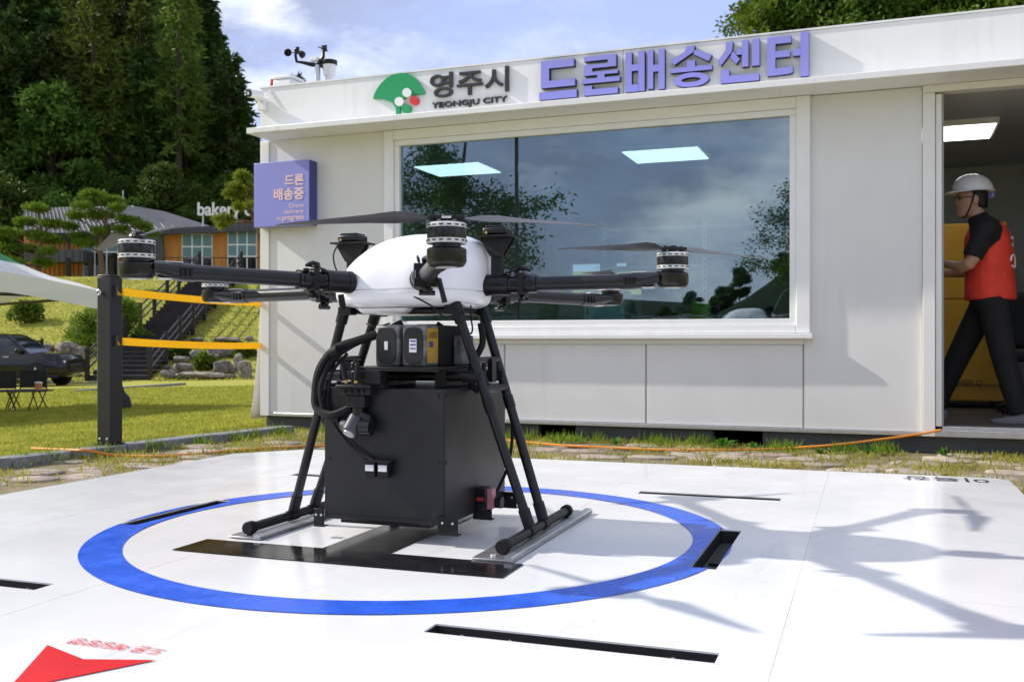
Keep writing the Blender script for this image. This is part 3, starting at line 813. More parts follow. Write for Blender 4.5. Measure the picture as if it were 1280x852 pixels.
# periwinkle board near the corner
bu0, bu1 = W(317, 240, .13)[0], W(386, 240, .13)[0]
bzz0, bzz1 = 1.700, 2.235
bdu = (bu0+bu1)/2
board = empty('sign_board', bw(bdu, WALL_V, bzz0), BROT, 'square periwinkle sign board with salmon lettering on the office corner', 'sign')
hw = (bu1-bu0)/2
MB().box(-hw, hw, -0.125, -0.014, 0, bzz1-bzz0).build('panel', M['sign_blue'], board, bevel=0.003)
MB().box(hw+0.001, hw+0.005, -0.121, -0.014, 0.004, bzz1-bzz0-0.004).build('side_strip', M['sign_blue_dark'], board)
def bbox(x0, x1, y0, y1):
    return (W(x0, y0, .13)[0]-bdu, W(x1, y0, .13)[0]-bdu, W((x0+x1)/2, y1, .13)[1]-bzz0, W((x0+x1)/2, y0, .13)[1]-bzz0)
text_parts('드론', bbox(355.5, 379.5, 218, 231.5), board, 'syllable', M['salmon'], 0.002, -0.1255, bold=0.026)
text_parts('배송중', bbox(342, 379.5, 234.5, 250), board, 'syllable', M['salmon'], 0.002, -0.1255, bold=0.026)
text_parts('Drone', bbox(361.5, 379.5, 254, 259.5), board, 'caption', M['salmon'], 0.002, -0.1255, bold=0.004, joined=True)
text_parts('delivery', bbox(355, 379.5, 261.5, 268.5), board, 'caption', M['salmon'], 0.002, -0.1255, bold=0.004, joined=True)
text_parts('in', bbox(346, 350.5, 270.5, 275.5), board, 'caption', M['salmon'], 0.002, -0.1255, bold=0.004, joined=True)
text_parts('progress', bbox(352.5, 379.5, 270, 277), board, 'caption', M['salmon'], 0.002, -0.1255, bold=0.012, joined=True)

# security camera on the corner of the fascia
cc = empty('security_camera', bw(U0+0.03, WALL_V-0.02, 2.80), BROT, 'white bullet security camera on the fascia corner', 'camera')
MB().box(-0.035, 0.035, -0.03, 0.012, -0.10, 0.0).build('bracket', M['white_paint'], cc, bevel=0.004)
MB().cyl((0.0, -0.03, 0.0), (0.0, -0.08, 0.01), 0.018).cyl((0.0, -0.04, -0.02), (0.0, -0.06, 0.02), 0.035).build('arm', M['white_paint'], cc)
hd = MB(); dv = Vector((-0.10, -0.98, -0.14)).normalized(); p0 = Vector((0.02, -0.05, 0.02))
hd.cyl(p0, p0+dv*0.15, 0.034, n=20); hd.build('housing', M['white_paint'], cc)
MB().cyl(p0+dv*0.151, p0+dv*0.158, 0.030, n=20).build('lens', M['black_metal'], cc)
MB().cyl(p0+dv*0.12+Vector((0, 0, .034)), p0+dv*0.175+Vector((0, 0, .034)), 0.006, n=8).cyl(p0+dv*0.159, p0+dv*0.162, 0.014, n=12).build('lens_ring', M['rim'], cc)
MB().tube([(0.03, -0.01, 0.01), (0.08, 0.02, 0.075), (0.16, 0.05, 0.105), (0.3, 0.09, 0.10)], 0.006).build('cable', M['white_paint'], cc)

# junction box on the roof edge
jb = empty('roof_box', bw(W(360, 110, -.2)[0], WALL_V+0.2, ZE+0.10), BROT, 'small white box lying on the office roof edge', 'box')
MB().box(-0.09, 0.10, -0.1, 0.1, 0, 0.45).build('case', M['white_paint'], jb, bevel=0.02)
MB().box(-0.092, 0.102, -0.105, 0.105, 0.451, 0.48).build('lid', M['white_paint'], jb, bevel=0.008)
MB().cyl((-0.12, -0.05, 0.43), (-0.12, -0.05, 0.465), 0.02, n=10).box(-0.14, -0.091, -0.06, -0.04, 0.40, 0.429).build('red_plug', M['red_plastic'], jb)

# weather station
wp = at(397, 100, 8.6)
ws = empty('weather_station', (wp.x, wp.y, ZE+0.10), BROT, 'black and white weather station with wind cups on a pole above the roof', 'weather station')
def wl(px, py, dY=0):
    p = at(px, py, 8.6+dY)-ws.location; q = Matrix.Rotation(-BROT, 3, 'Z') @ p; return q
MB().cyl((wl(397, 107).x, wl(397, 107).y, 0), wl(397, 82), 0.024, n=14).build('pole', M['alu'], ws)
MB().tube([wl(397, 82), wl(390, 81), wl(378, 78.5), wl(371, 77.5)], [.016, .02, .013, .01]).tube([wl(371, 78), wl(369.5, 70), wl(370, 66)], .012).build('cup_arm', M['black_plastic'], ws)
MB().tube([wl(397, 83), wl(401, 77), wl(404, 71), wl(404.5, 60)], [.02, .02, .016, .012]).build('vane_arm', M['black_plastic'], ws)
MB().cyl(wl(398, 59, -.05), wl(410, 64, .04), 0.005, n=6).box(*(lambda a: (a.x-.03, a.x+.02, a.y-.004, a.y+.004, a.z-.03, a.z+.025))(wl(406, 60.5))).build('wind_vane', M['black_plastic'], ws)
hub = wl(370, 66)
for k in range(3):
    t = 2*pi*k/3+0.3+pi; c_ = hub+Vector((cos(t)*.07, sin(t)*.07, 0))
    o_ = MB().tube([hub, c_], .004).build('cup', M['black_plastic'], ws)
    cu_ = MB(); tg = Vector((-sin(t), cos(t), 0)); qq = tg.to_track_quat('Z', 'Y')
    rings = [[c_+qq @ Vector((r_*cos(2*pi*i/12), r_*sin(2*pi*i/12), z_)) for i in range(12)] for r_, z_ in ((.003, -.032), (.018, -.028), (.03, -.012), (.034, 0.004), (.030, .004), (.012, -.018))]
    cu_.loft(rings).build('bowl', M['black_plastic'], o_)
MB().cbox(wl(394, 75), (.07, .06, .03)).build('solar_cell', M['white_paint'], ws, bevel=.004)
MB().tube([wl(399, 82), wl(405, 84), wl(407, 91)], .016).build('gauge_arm', M['black_plastic'], ws)
rg = wl(412, 92)
MB().lathe([(.025, -.18), (.036, -.10), (.036, -.03), (.048, -.02), (.060, .09)], rg).build('rain_gauge', M['white_paint'], ws)
MB().lathe([(.0605, .070), (.066, .078), (.066, .108), (.052, .108), (.01, .085)], rg).build('gauge_rim', M['black_plastic'], ws)

# banner hanging against the office end wall
bn = empty('side_banner', bw(U0-0.012, WALL_V+0.1, 0.1), BROT, 'white hanging banner with pink print on the office end wall', 'banner')
bnm = MB(); n1, n2 = 14, 10
for j in range(n1+1):
    for i in range(n2+1):
        t, s_ = j/n1, i/n2
        bnm.v.append((-0.012-0.11*(1-t)**2*(0.4+0.6*(1-s_))-0.012*sin(s_*7+t*3), -0.06+s_*1.1, -0.02+t*1.15))
bnm.f = [(j*(n2+1)+i, j*(n2+1)+i+1, (j+1)*(n2+1)+i+1, (j+1)*(n2+1)+i) for j in range(n1) for i in range(n2)]
bo = bnm.build('cloth', M['banner'], bn, smooth=80)
so = bo.modifiers.new('thick', 'SOLIDIFY'); so.thickness = 0.004
MB().ell((-0.142, 0.14, 0.22), (0.004, 0.10, 0.13)).build('print', M['banner_pink'], bn)

# ------------------------------------------------------------------ barrier post and straps
pp = at(137.5, 556, 6.62); pp.z = 0.062
post = empty('barrier_post', pp, PROT, 'charcoal square steel post standing on the kerb with straps attached', 'post')
ph = at(137, 345, 6.62).z-pp.z
MB().box(-.056, .056, -.056, .056, 0.012, ph-0.006).build('shaft', M['post'], post, bevel=.006)
MB().box(-.057, .057, -.057, .057, ph-0.0055, ph+0.006).build('cap', M['post'], post, bevel=.004)
MB().box(-.066, .066, -.066, .066, 0, 0.0115).build('base_plate', M['post'], post)
for x_, y_ in ((-.03, -.0575), (.03, -.0575)):
    MB().cyl((x_, y_, .045), (x_, y_-.006, .045), .008, n=8).build('bolt', M['silver'], post)
eye = MB(); ez = at(127, 366, 6.6).z-pp.z
eye.cyl((-.02, -.057, ez), (-.02, -.075, ez), .01, n=10)
eye.tube([(-.02+.016*cos(t), -.082, ez+.016*sin(t)) for t in [2*pi*k/14 for k in range(15)]], .005)
eye.build('eye_bolt', M['alu'], post)
def strap(za, zb, label, twist):
    a = pp+Matrix.Rotation(PROT, 3, 'Z') @ Vector((.0575, -.02, 0)); a.z = za
    b_ = bw(U0+0.004, WALL_V+0.02, zb); b_ = bw(U0-0.005, WALL_V+0.05, zb)
    r_ = empty('barrier_strap', a, 0, label, 'strap', 'yellow barrier straps')
    mb = MB(); n_ = 24; d_ = b_-a; side = Vector((-d_.y, d_.x, 0)).normalized()
    rings = []
    for i in range(n_+1):
        t = i/n_; c_ = d_*t+Vector((0, 0, -0.012*sin(pi*t)))
        an = twist*sin(pi*t*1.5+.5)
        up = Vector((0, 0, 1))*cos(an)+side*sin(an); sd = side*cos(an)-Vector((0, 0, 1))*sin(an)
        rings.append([c_+up*.026+sd*.0012, c_+up*.026-sd*.0012, c_-up*.026-sd*.0012, c_-up*.026+sd*.0012])
    mb.loft(rings).build('webbing', M['strap'], r_)
    MB().cbox((0, 0, 0), (.03, .03, .07)).build('buckle', M['black_plastic'], r_)
strap(at(148, 364, 6.62).z, at(322, 379, 8.5).z, 'upper yellow strap from the charcoal post to the office', 0.25)
strap(at(148, 426, 6.62).z, at(322, 432, 8.5).z, 'lower yellow strap from the charcoal post to the office', 0.15)

# orange cable on the ground
cpts = [(40, 560, .03), (92, 562, .07), (112, 563, .066), (150, 569, .02), (220, 569, .02), (330, 560, .02), (420, 556, .02), (520, 552, .02), (600, 547, .02), (645, 551, .02), (700, 556, .02), (760, 559, .02),
        (830, 562, .02), (900, 562, .02), (960, 561, .022)]
cp = []
for px, py, z in cpts:
    Y = F*(CAM_Z-z)/(py-426); cp.append(Vector(((px-640)/F*Y, Y, z)))
for px, py, o_ in ((1040, 556, .25), (1100, 549, .12), (1150, 542, .06), (1176, 537, .05)):
    u_, z_ = W(px, py, o_); cp.append(bw(u_, WALL_V-o_, max(z_, .03)))
fine = []
for i in range(len(cp)-1):
    p0, p1, p2, p3 = cp[max(i-1, 0)], cp[i], cp[i+1], cp[min(i+2, len(cp)-1)]
    for k in range(6):
        t = k/6
        fine.append(0.5*((2*p1)+(p2-p0)*t+(2*p0-5*p1+4*p2-p3)*t*t+(3*p1-p0-3*p2+p3)*t**3))
fine.append(cp[-1])
tag(MB().tube(fine, 0.0085, n=8).build('extension_cable', M['cable_orange']), 'long orange cable lying in the grass up to the doorway', 'cable')

# ------------------------------------------------------------------ the drone
drone = empty('delivery_drone', pw(PCU, PCV, PAD_Z+0.0095), PROT, 'six-armed white and black delivery drone carrying a cargo box on the pad', 'drone')
def smooth_path(pts, k=6):
    P = [Vector(p) for p in pts]; o = []
    for i in range(len(P)-1):
        p0, p1, p2, p3 = P[max(i-1, 0)], P[i], P[i+1], P[min(i+2, len(P)-1)]
        for j in range(k):
            t = j/k; o.append(0.5*((2*p1)+(p2-p0)*t+(2*p0-5*p1+4*p2-p3)*t*t+(3*p1-p0-3*p2+p3)*t**3))
    o.append(P[-1]); return o
def dl(px, py, Y):
    """photo pixel at depth Y -> drone coordinates"""
    return Matrix.Rotation(-PROT, 3, 'Z') @ (at(px, py, Y)-drone.location)
def tilt(x, y):  # the airframe sits slightly nose-up
    w = Matrix.Rotation(PROT, 3, 'Z') @ Vector((x, y, 0)); return -0.026*w.y
ZA = 0.825                                          # height of the arms
# white shell
def shell(top):
    mb = MB(); nu, nv = 56, 14; rings = []
    for j in range(nv+1):
        t = j/nv
        ring = []
        for k in range(nu):
            a = 2*pi*k/nu
            c_, s_ = cos(a), sin(a)
            q = (abs(c_)**2.6+abs(s_)**2.6)**(-1/2.6)*(1+0.015*cos(6*a))
            rx, ry = 0.262, 0.235
            if top:
                f = cos(t*pi/2)**0.62 if t < 1 else 0.0
                f = max(f, 0.002); z = 0.805+0.197*sin(t*pi/2)**1.05
                x, y = rx*q*f*c_+0.085*sin(t*pi/2)**1.5, ry*q*f*s_+0.01*t
            else:
                f = 1-0.34*t**2.6; z = 0.802-0.052*sin(t*pi/2)
                x, y = rx*q*f*c_, ry*q*f*s_
            ring.append((x, y, z+tilt(x, y)))
        rings.append(ring)
    if not top: rings.append([(p[0]*.3, p[1]*.3, p[2]-.002) for p in rings[-1]])
    return mb.loft(rings)
sh = shell(True).build('body_shell', M['white_shell'], drone, smooth=60)
shell(False).build('belly_shell', M['white_shell'], drone, smooth=60)
sm = MB(); sm.loft([[(p[0]*s_, p[1]*s_, z_+tilt(p[0], p[1])) for p in [(0.262*(abs(cos(a))**2.6+abs(sin(a))**2.6)**(-1/2.6)*cos(a), 0.235*(abs(cos(a))**2.6+abs(sin(a))**2.6)**(-1/2.6)*sin(a)) for a in [2*pi*k/56 for k in range(56)]]] for s_, z_ in ((.99, .8018), (.99, .8052))])
sm.build('seam', M['rack'], drone)
MB().loft([[(-0.15, -.16, .752), (.05, -.16, .752), (.05, .14, .752), (-.15, .14, .752)], [(-0.13, -.14, .731), (.03, -.14, .731), (.03, .12, .731), (-.13, .12, .731)]]).build('belly_plate', M['white_shell'], drone, bevel=.012)
MB().box(-0.17, 0.20, -0.11, 0.11, 0.732, 0.748).build('centre_plate', M['black_plastic'], drone, bevel=.004)
# airframe arms, motors, propellers: (world angle, reach, propeller direction in world, seen blade reach)
ARMS = [(219, .95, -54, .43), (280.5, .95, 2, .43), (342, .895, 208, .43), (40, .97, 70, .43), (100, .95, 20, .43), (152, .93, 100, .43)]
def blade_mesh():
    mb = MB(); rings = []
    st = [(0.03, .016, 12, .007), (0.05, .022, 20, .006), (0.09, .050, 25, .0055), (0.13, .062, 23, .005), (0.20, .052, 17, .004), (0.30, .037, 14, .003), (0.38, .026, 10, .0025), (0.42, .016, 8, .002), (0.43, .004, 8, .001)]
    for r_, ch, tw, th in st:
        a = radians(tw); ring = []
        for k in range(10):
            t = 2*pi*k/10
            y, z = cos(t)*ch/2+ch*0.18, sin(t)*th/2+0.25*th*cos(2*t)
            ring.append((r_, y*cos(a)-z*sin(a), y*sin(a)+z*cos(a)-0.010*(r_/.43)**2))
        rings.append(ring)
    return mb.loft(rings).mesh('blade', M['prop'], 50)
M['prop'] = mat('propeller_carbon', (0.05, 0.05, 0.052), 0.42, var=0.1, vscale=30)
blade_me = blade_mesh()
for k, (wa, RR, pa, bl) in enumerate(ARMS):
    la = radians(wa)-PROT; ca, sa = cos(la), sin(la)
    zt = tilt(RR*ca, RR*sa)-tilt(.3*ca, .3*sa); pitch = -atan2(zt, RR-.3)
    arm = empty('arm', (0, 0, ZA+tilt(.3*ca, .3*sa)-tilt(0, 0)), 0); arm.parent = drone
    arm.rotation_euler = (0, pitch, la)
    Lm = RR-0.045
    MB().cyl((.44, 0, 0), (Lm-.06, 0, 0), .0245, n=24).build('tube', M['carbon'], arm)
    MB().cyl((.27, 0, 0), (.33, 0, 0), .036, n=20).cyl((.33, 0, 0), (.35, 0, 0), .037, n=20).cyl((.25, 0, 0), (.272, 0, 0), .038, n=20).build('root_joint', M['black_plastic'], arm)
    slv = MB().cyl((.345, 0, 0), (.445, 0, 0), .031, n=20).box(.36, .435, -.034, .034, -.012, .012).build('sleeve', M['black_metal'], arm)
    ks = MB()
    for x_ in (.362, .425): ks.lathe([(.010, 0), (.010, .008), (.006, .010)], (x_, 0.02, .026), n=10)
    ks.box(.385, .405, -.036, .036, -.036, .036)
    ks.build('clamp_band', M['black_plastic'], arm)
    lv = MB().tube([(.37, 0, .034), (.375, 0, .052), (.395, .006, .055), (.42, .008, .045)], [.007, .010, .008, .005]).build('lever', M['black_plastic'], arm)
    MB().tube(smooth_path([(.35, -.01, .034), (.36, -.02, .05), (.385, -.024, .06), (.40, -.02, .048), (.345, -.014, .04), (.33, -.01, .03)], 4), .0028, n=6).build('wire', M['rubber'], arm)
    MB().cyl((.395, -.015, -.036), (.395, .02, -.05), .011, n=10).cyl((.38, 0, -.05), (.41, .01, -.052), .007, n=8).cyl((.39, -.02, -.054), (.39, .03, -.054), .008, n=10).build('latch', M['black_metal'], arm)
    # outer socket, narrowing into the motor seat
    oc = MB()
    n_ = 20
    rings = []
    for x_, ry, rz, zc in ((Lm-.125, .027, .0265, 0), (Lm-.09, .0275, .0275, 0), (Lm-.055, .030, .027, .002), (Lm-.02, .040, .024, .006), (Lm+.01, .046, .021, .008)):
        rings.append([(x_, ry*cos(2*pi*i/n_), zc+rz*sin(2*pi*i/n_)) for i in range(n_)])
    oc.loft(rings).build('socket', M['black_metal'], arm)
    sk = MB()
    for x_ in (Lm-.108, Lm-.094, Lm-.08): sk.box(x_, x_+.008, -.0315, .0315, -.014, .012)
    sk.build('socket_rib', M['black_plastic'], arm)
    MB().box(Lm-.085, Lm-.035, -.014, .014, .0268, .0295).build('sticker', M['label'], arm)
    MB().box(Lm-.05, Lm-.012, -.018, .018, -.0245, -.0205).build('under_plate', M['silver'], arm)
    # motor
    mo = empty('motor', (RR*ca, RR*sa, ZA+tilt(RR*ca, RR*sa)+0.004), la); mo.parent = drone
    MB().lathe([(.030, -.022), (.047, -.020), (.0505, -.012), (.0505, .018), (.047, .022), (.036, .024)], n=36).build('speed_controller', M['black_metal'], mo)
    MB().lathe([(.040, -.0255), (.044, -.024), (.044, -.0205), (.03, -.0205)], n=30).build('base_ring', M['black_plastic'], mo)
    MB().lathe([(.012, -.0275), (.026, -.0270), (.026, -.0258), (.012, -.0258)], n=20).build('base_cap', M['silver'], mo)
    MB().lathe([(.036, .0235), (.036, .0315), (.049, .032)], n=30).build('neck', M['black_metal'], mo)
    MB().lathe([(.049, .0322), (.0515, .034), (.0515, .0445), (.0495, .045)], n=40).build('lower_ring', M['silver'], mo)
    MB().lathe([(.0495, .0445), (.0500, .048), (.0500, .070), (.0495, .0725)], n=40).build('bell', M['black_metal'], mo)
    MB().lathe([(.0495, .0725), (.0515, .073), (.0515, .082), (.048, .085), (.02, .086)], n=40).build('upper_ring', M['silver'], mo)
    vt = MB()
    for i in range(16):
        t = 2*pi*i/16; rm = Matrix.Rotation(t, 3, 'Z')
        for zc in (.0395, .0775): vt.cbox(rm @ Vector((.0508, 0, zc)), (.003, .0105, .0035), rm)
    vt.build('vent_slot', M['black_matt'], mo)
    # propeller
    pr = empty('propeller', (RR*ca, RR*sa, ZA+tilt(RR*ca, RR*sa)+0.094), radians(pa)-PROT); pr.parent = drone
    MB().cbox((0, 0, .009), (.092, .034, .010)).cyl((0, 0, -.004), (0, 0, .018), .015, n=16).build('hub', M['black_plastic'], pr, bevel=.002)
    for x_ in (-.033, .033): MB().cyl((x_, 0, -.003), (x_, 0, .017), .0085, n=12).build('hub_bolt', M['black_metal'], pr)
    MB().box(-.012, .012, -.0178, -.0172, .006, .0115).build('hub_mark', M['label'], pr)
    for s_ in (0, pi):
        b_ = link('blade', blade_me, pr, loc=(0, 0, .006), rot=(0, 0, s_))
        b_.rotation_euler = (0, 0.02 if k != 0 else 0.0, s_)
# landing gear
LEGB = 0.0315-0.0095+0.0005
for s_ in (-1, 1):
    zs = 0.0222
    sk = MB().cyl((s_*.447, -.325, zs), (s_*.447, .345, zs), .0155, n=20).build('skid', M['carbon'], drone)
    for e in (-1, 1):
        y0 = -.342 if e < 0 else .362
        MB().lathe([(.0165, -.035), (.0215, -.033), (.0220, -.006), (.019, 0)], n=20).build('end_cap', M['rubber'], sk, loc=(s_*.447, y0, zs), rot=(radians(90) if e < 0 else radians(-90), 0, 0))
    for e in (-1, 1):
        top = Vector((s_*.200, e*.12, .772)); fy = -.065 if e < 0 else .080; bot = Vector((s_*.440, fy, .045))
        lg = MB().cyl(bot, top, .0160, n=18).build('leg', M['carbon'], drone)
        d_ = (bot-top).normalized()
        MB().cyl(bot-d_*.050, bot+d_*.010, .0195, n=18).cyl((s_*.447, fy-.026, zs), (s_*.447, fy+.026, zs), .0190, n=18).build('foot_joint', M['black_plastic'], lg)
        MB().cyl(top+d_*.0, top+d_*.075, .0205, n=18).cbox(top+d_*.030+Vector((-s_*.012, 0, 0)), (.05, .045, .03)).build('leg_socket', M['black_plastic'], lg, bevel=.003)
        m_ = top+d_*.36
        MB().cyl(m_-d_*.022, m_+d_*.022, .0185, n=18).build('collar', M['black_plastic'], lg)
    # brace between the two legs of a side
    t = .27
    a = Vector((s_*(.205+.235*t), -(.12-.055*t), .772-.727*t)); b_ = Vector((a.x, .12-.04*t, a.z))
    MB().cyl(a, b_, .012, n=14).build('leg_brace', M['black_metal'], drone)
    t = .40
    a = Vector((s_*(.205+.235*t), -(.12-.055*t), .772-.727*t)); b_ = Vector((a.x, .12-.04*t, a.z))
    MB().cyl(a, b_, .013, n=14).build('leg_brace', M['black_plastic'], drone)
    mb = MB(); mb.tube([a+Vector((-s_*.01, .07, 0)), a+Vector((-s_*.03, .07, .04)), a+Vector((-s_*.03, .075, .09))], .009)
    mb.cbox(a+Vector((-s_*.02, .12, .06)), (.018, .04, .08)); mb.build('hook', M['black_plastic'], drone)
# cross tubes holding the battery tray
for y_ in (-.100, .105):
    MB().cyl((-.282, y_, .522), (.282, y_, .522), .0155, n=18).build('cross_tube', M['carbon'], drone)
    for s_ in (-1, 1):
        MB().cyl((s_*.225, y_, .522), (s_*.292, y_, .522), .020, n=18).build('tube_clamp', M['black_plastic'], drone)
MB().box(-.12, .20, -.25, .20, .549, .556).box(-.12, .20, -.25, -.244, .542, .549).box(-.09, -.05, -.12, .12, .4875, .5485).box(.13, .17, -.12, .12, .4875, .5485).build('battery_tray', M['black_plastic'], drone, bevel=.002)
# batteries
def battery(x0, x1, y0, y1, side_label):
    z0, z1 = .5565, .694
    root = MB().box(x0, x1, y0, y1, z0, z1).build('battery', M['bat_grey'], drone, bevel=.010)
    n_ = 32; cx, cz, hw_, hh = (x0+x1)/2, (z0+z1)/2, (x1-x0)*.40, (z1-z0)*.43
    pl = [(cx+hw_*(abs(cos(t))**.55)*(1 if cos(t) > 0 else -1), cz+hh*(abs(sin(t))**.55)*(1 if sin(t) > 0 else -1)) for t in [2*pi*i/n_ for i in range(n_)]]
    MB().prism(pl, y0+.001, y0-.005, 'y').build('face_plate', M['bat_black'], root)
    if side_label:
        MB().box(cx-.013, cx+.013, y0-.0066, y0-.0052, cz-.022, cz+.022).build('label', M['label'], root)
        st = MB()
        for q in range(3): st.box(cx-.010, cx+.010, y0-.0074, y0-.0067, cz+.013-q*.012, cz+.017-q*.012)
        st.build('label_print', M['sign_blue_dark'], root)
        MB().box(x1+.0002, x1+.0014, y0+.012, y0+.095, z0+.012, z1-.012).build('yellow_label', M['bat_yellow'], root)
        bx_ = MB()
        bx_.box(x1+.0016, x1+.0022, y0+.025, y0+.055, cz-.006, cz+.014)
        bx_.build('label_mark', M['sign_blue_dark'], root)
        tp = []
        L_ = lay_text('16000', .0); al = [p for _, v, _ in L_ for p in v]; a0, a1, b0, b1 = bounds(al); tm = MB()
        for _, v, f_ in L_: tm.add([(x1+.0020, y0+.02+(p[0]-a0)/(a1-a0)*.065, cz+.024+(p[1]-b0)/(b1-b0)*.022) for p in v], f_)
        tm.build('label_number', M['letter_dark'], root, smooth=0)
        MB().box(x0+.004, x1+.002, y0+.11, y0+.125, z0, z1+.003).build('strap', M['rubber'], root)
        MB().box(x1+.0002, x1+.003, y0+.10, y1-.01, z0+.004, z1-.002).build('side_pad', M['rubber'], root)
    else:
        MB().box(cx-.006, cx+.006, y0-.0066, y0-.0052, cz-.014, cz+.014).build('label', M['label'], root)
battery(-.052, .036, -.195, .10, False)
battery(.046, .132, -.195, .10, True)
MB().box(.136, .17, .02, .13, .5565, .66).build('power_unit', M['bat_grey'], drone, bevel=.006)
# cargo box
bx0, bx1, by0, by1, bz0_, bz1_ = -.212, .220, -.245, .31, .055, .487
cargo = MB().box(bx0, bx1, by0, by1, bz0_, bz1_).build('cargo_box', M['box_black'], drone, bevel=.0025)
MB().box(bx0+.003, bx1-.003, by0-.0015, by0, bz0_+.02, bz1_-.003).build('front_panel', M['box_black'], cargo)
MB().box(bx1, bx1+.0015, by0+.003, by1-.003, bz0_+.012, bz1_-.003).build('side_panel', M['box_black'], cargo)
for x_ in (bx0+.02, bx1-.02):
    for z_ in (bz0_+.2, bz1_-.02):
        MB().cyl((x_, by0-.0015, z_), (x_, by0-.005, z_), .0045, n=10).build('screw', M['black_metal'], cargo)
for y_ in (by0+.012, by1-.05):
    for z_ in (bz0_+.2, bz1_-.02):
        MB().cyl((bx1+.0015, y_, z_), (bx1+.005, y_, z_), .0045, n=10).build('screw', M['black_metal'], cargo)
MB().box(bx0+.05, bx1-.06, by0+.02, by1-.05, bz0_-.014, bz0_-.001).build('bottom_hatch', M['black_plastic'], cargo)
for (x_, y_, o) in ((bx0, by0, -1), (bx1, by0, 1), (bx1, by0+.30, 1), (bx1, by1, 1), (bx0, by1, -1)):
    br = MB()
    a0_, a1_ = (x_-.035, x_+.004) if o < 0 else (x_-.02, x_+.05)
    br.box(a0_, a1_, y_-.010, y_-.0065, bz0_-.028, bz0_+.032)
    br.box(a0_, a1_, y_-.0063, y_+.02, bz0_-.028, bz0_-.0245)
    b_ = br.build('corner_bracket', M['black_plastic'], cargo, bevel=.0012)
    bo_ = MB()
    for q in (.25, .75): bo_.cyl((a0_+(a1_-a0_)*q, y_-.0102, bz0_+.012), (a0_+(a1_-a0_)*q, y_-.013, bz0_+.012), .004, n=8)
    bo_.build('bracket_bolt', M['silver'], b_)
sv = empty('servo', (bx1+.002, by0+.29, bz0_+.03)); sv.parent = drone
MB().box(0, .035, -.03, .03, -.02, .055).build('servo_body', M['black_metal'], sv, bevel=.002)
MB().box(.0352, .052, -.012, .028, -.018, .05).build('servo_plate', M['pink'], sv)
MB().box(.004, .030, -.0305, -.0302, .012, .024).build('servo_label', M['red_plastic'], sv)
MB().cyl((.052, .03, .0), (.075, .03, .0), .02, n=16).build('servo_horn', M['black_plastic'], sv)
# gimbal camera hanging from a plate at the upper left of the box
gx_, gy_, gz_ = -.125, by0-.035, .475
gm = empty('gimbal_camera', (gx_, gy_, gz_)); gm.parent = drone
MB().box(-.01, .115, -.03, .04, .015, .024).box(.0, .11, -.02, .035, -.008, .0148).build('mount_plate', M['black_plastic'], gm, bevel=.002)
MB().box(.018, .085, -.012, .03, -.05, -.0082).build('damper_box', M['black_plastic'], gm, bevel=.004)
for i in range(4): MB().cyl((.02+.022*i, -.021, .004), (.02+.022*i, -.027, .004), .006, n=10).build('damper_ball', M['rubber'], gm)
MB().cyl((.055, .005, -.05), (.055, .005, -.072), .02, n=18).tube([(.06, .005, -.07), (.088, .006, -.082), (.092, .0, -.112)], [.016, .017, .015], n=10).build('yaw_arm', M['black_metal'], gm)
MB().cyl((.07, -.004, -.112), (.108, -.004, -.112), .026, n=20).build('roll_motor', M['black_metal'], gm)
cmb = MB(); q_ = Vector((-.15, -.6, -.75)).normalized(); cc_ = Vector((.042, -.006, -.108))
cmb.cyl(cc_-q_*.032, cc_+q_*.030, .0275, n=24).build('camera_barrel', M['bat_metal'] if 'bat_metal' in M else mat('grey_metal', (.075, .075, .08), .35, metal=.3), gm, bevel=.004)
MB().cyl(cc_+q_*.0302, cc_+q_*.034, .019, n=20).build('camera_lens', M['silver'], gm)
MB().cyl((.0, -.006, -.108), (.018, -.006, -.108), .016, n=16).build('side_knob', M['bat_grey'], gm)
# radio receiver with two stub aerials
rx = empty('radio_receiver', (gx_, gy_, gz_)); rx.parent = drone
MB().box(.03, .135, .0, .07, .026, .07).build('receiver_case', M['black_plastic'], rx, bevel=.004)
for x_, l_ in ((.025, -.012), (.06, .008)):
    MB().cyl((x_, -.02, .03), (x_, -.02, .042), .006, n=10).build('brass_nut', M['gold'], rx)
    MB().tube([(x_, -.02, .04), (x_+l_*.5, -.022, .06), (x_+l_, -.024, .095)], [.008, .0085, .007], n=10).build('aerial', M['rubber'], rx)
MB().tube([(.045, 0, .07), (.04, -.004, .09), (.05, -.006, .1), (.058, -.004, .09)], .006).build('wire', M['rubber'], rx)
# pair of range finders on the box front
rf = empty('range_finder', (-.008, by0-.0025, .232)); rf.parent = drone
MB().box(-.05, .06, -.045, 0, .022, .027).build('bracket', M['black_metal'], rf)
for x_ in (-.034, .012):
    s2 = MB().box(x_, x_+.038, -.04, -.008, -.028, .0215).build('sensor', M['black_plastic'], rf, bevel=.002)
    MB().box(x_+.004, x_+.034, -.0412, -.0402, -.008, .012).build('sensor_label', M['label'], s2)
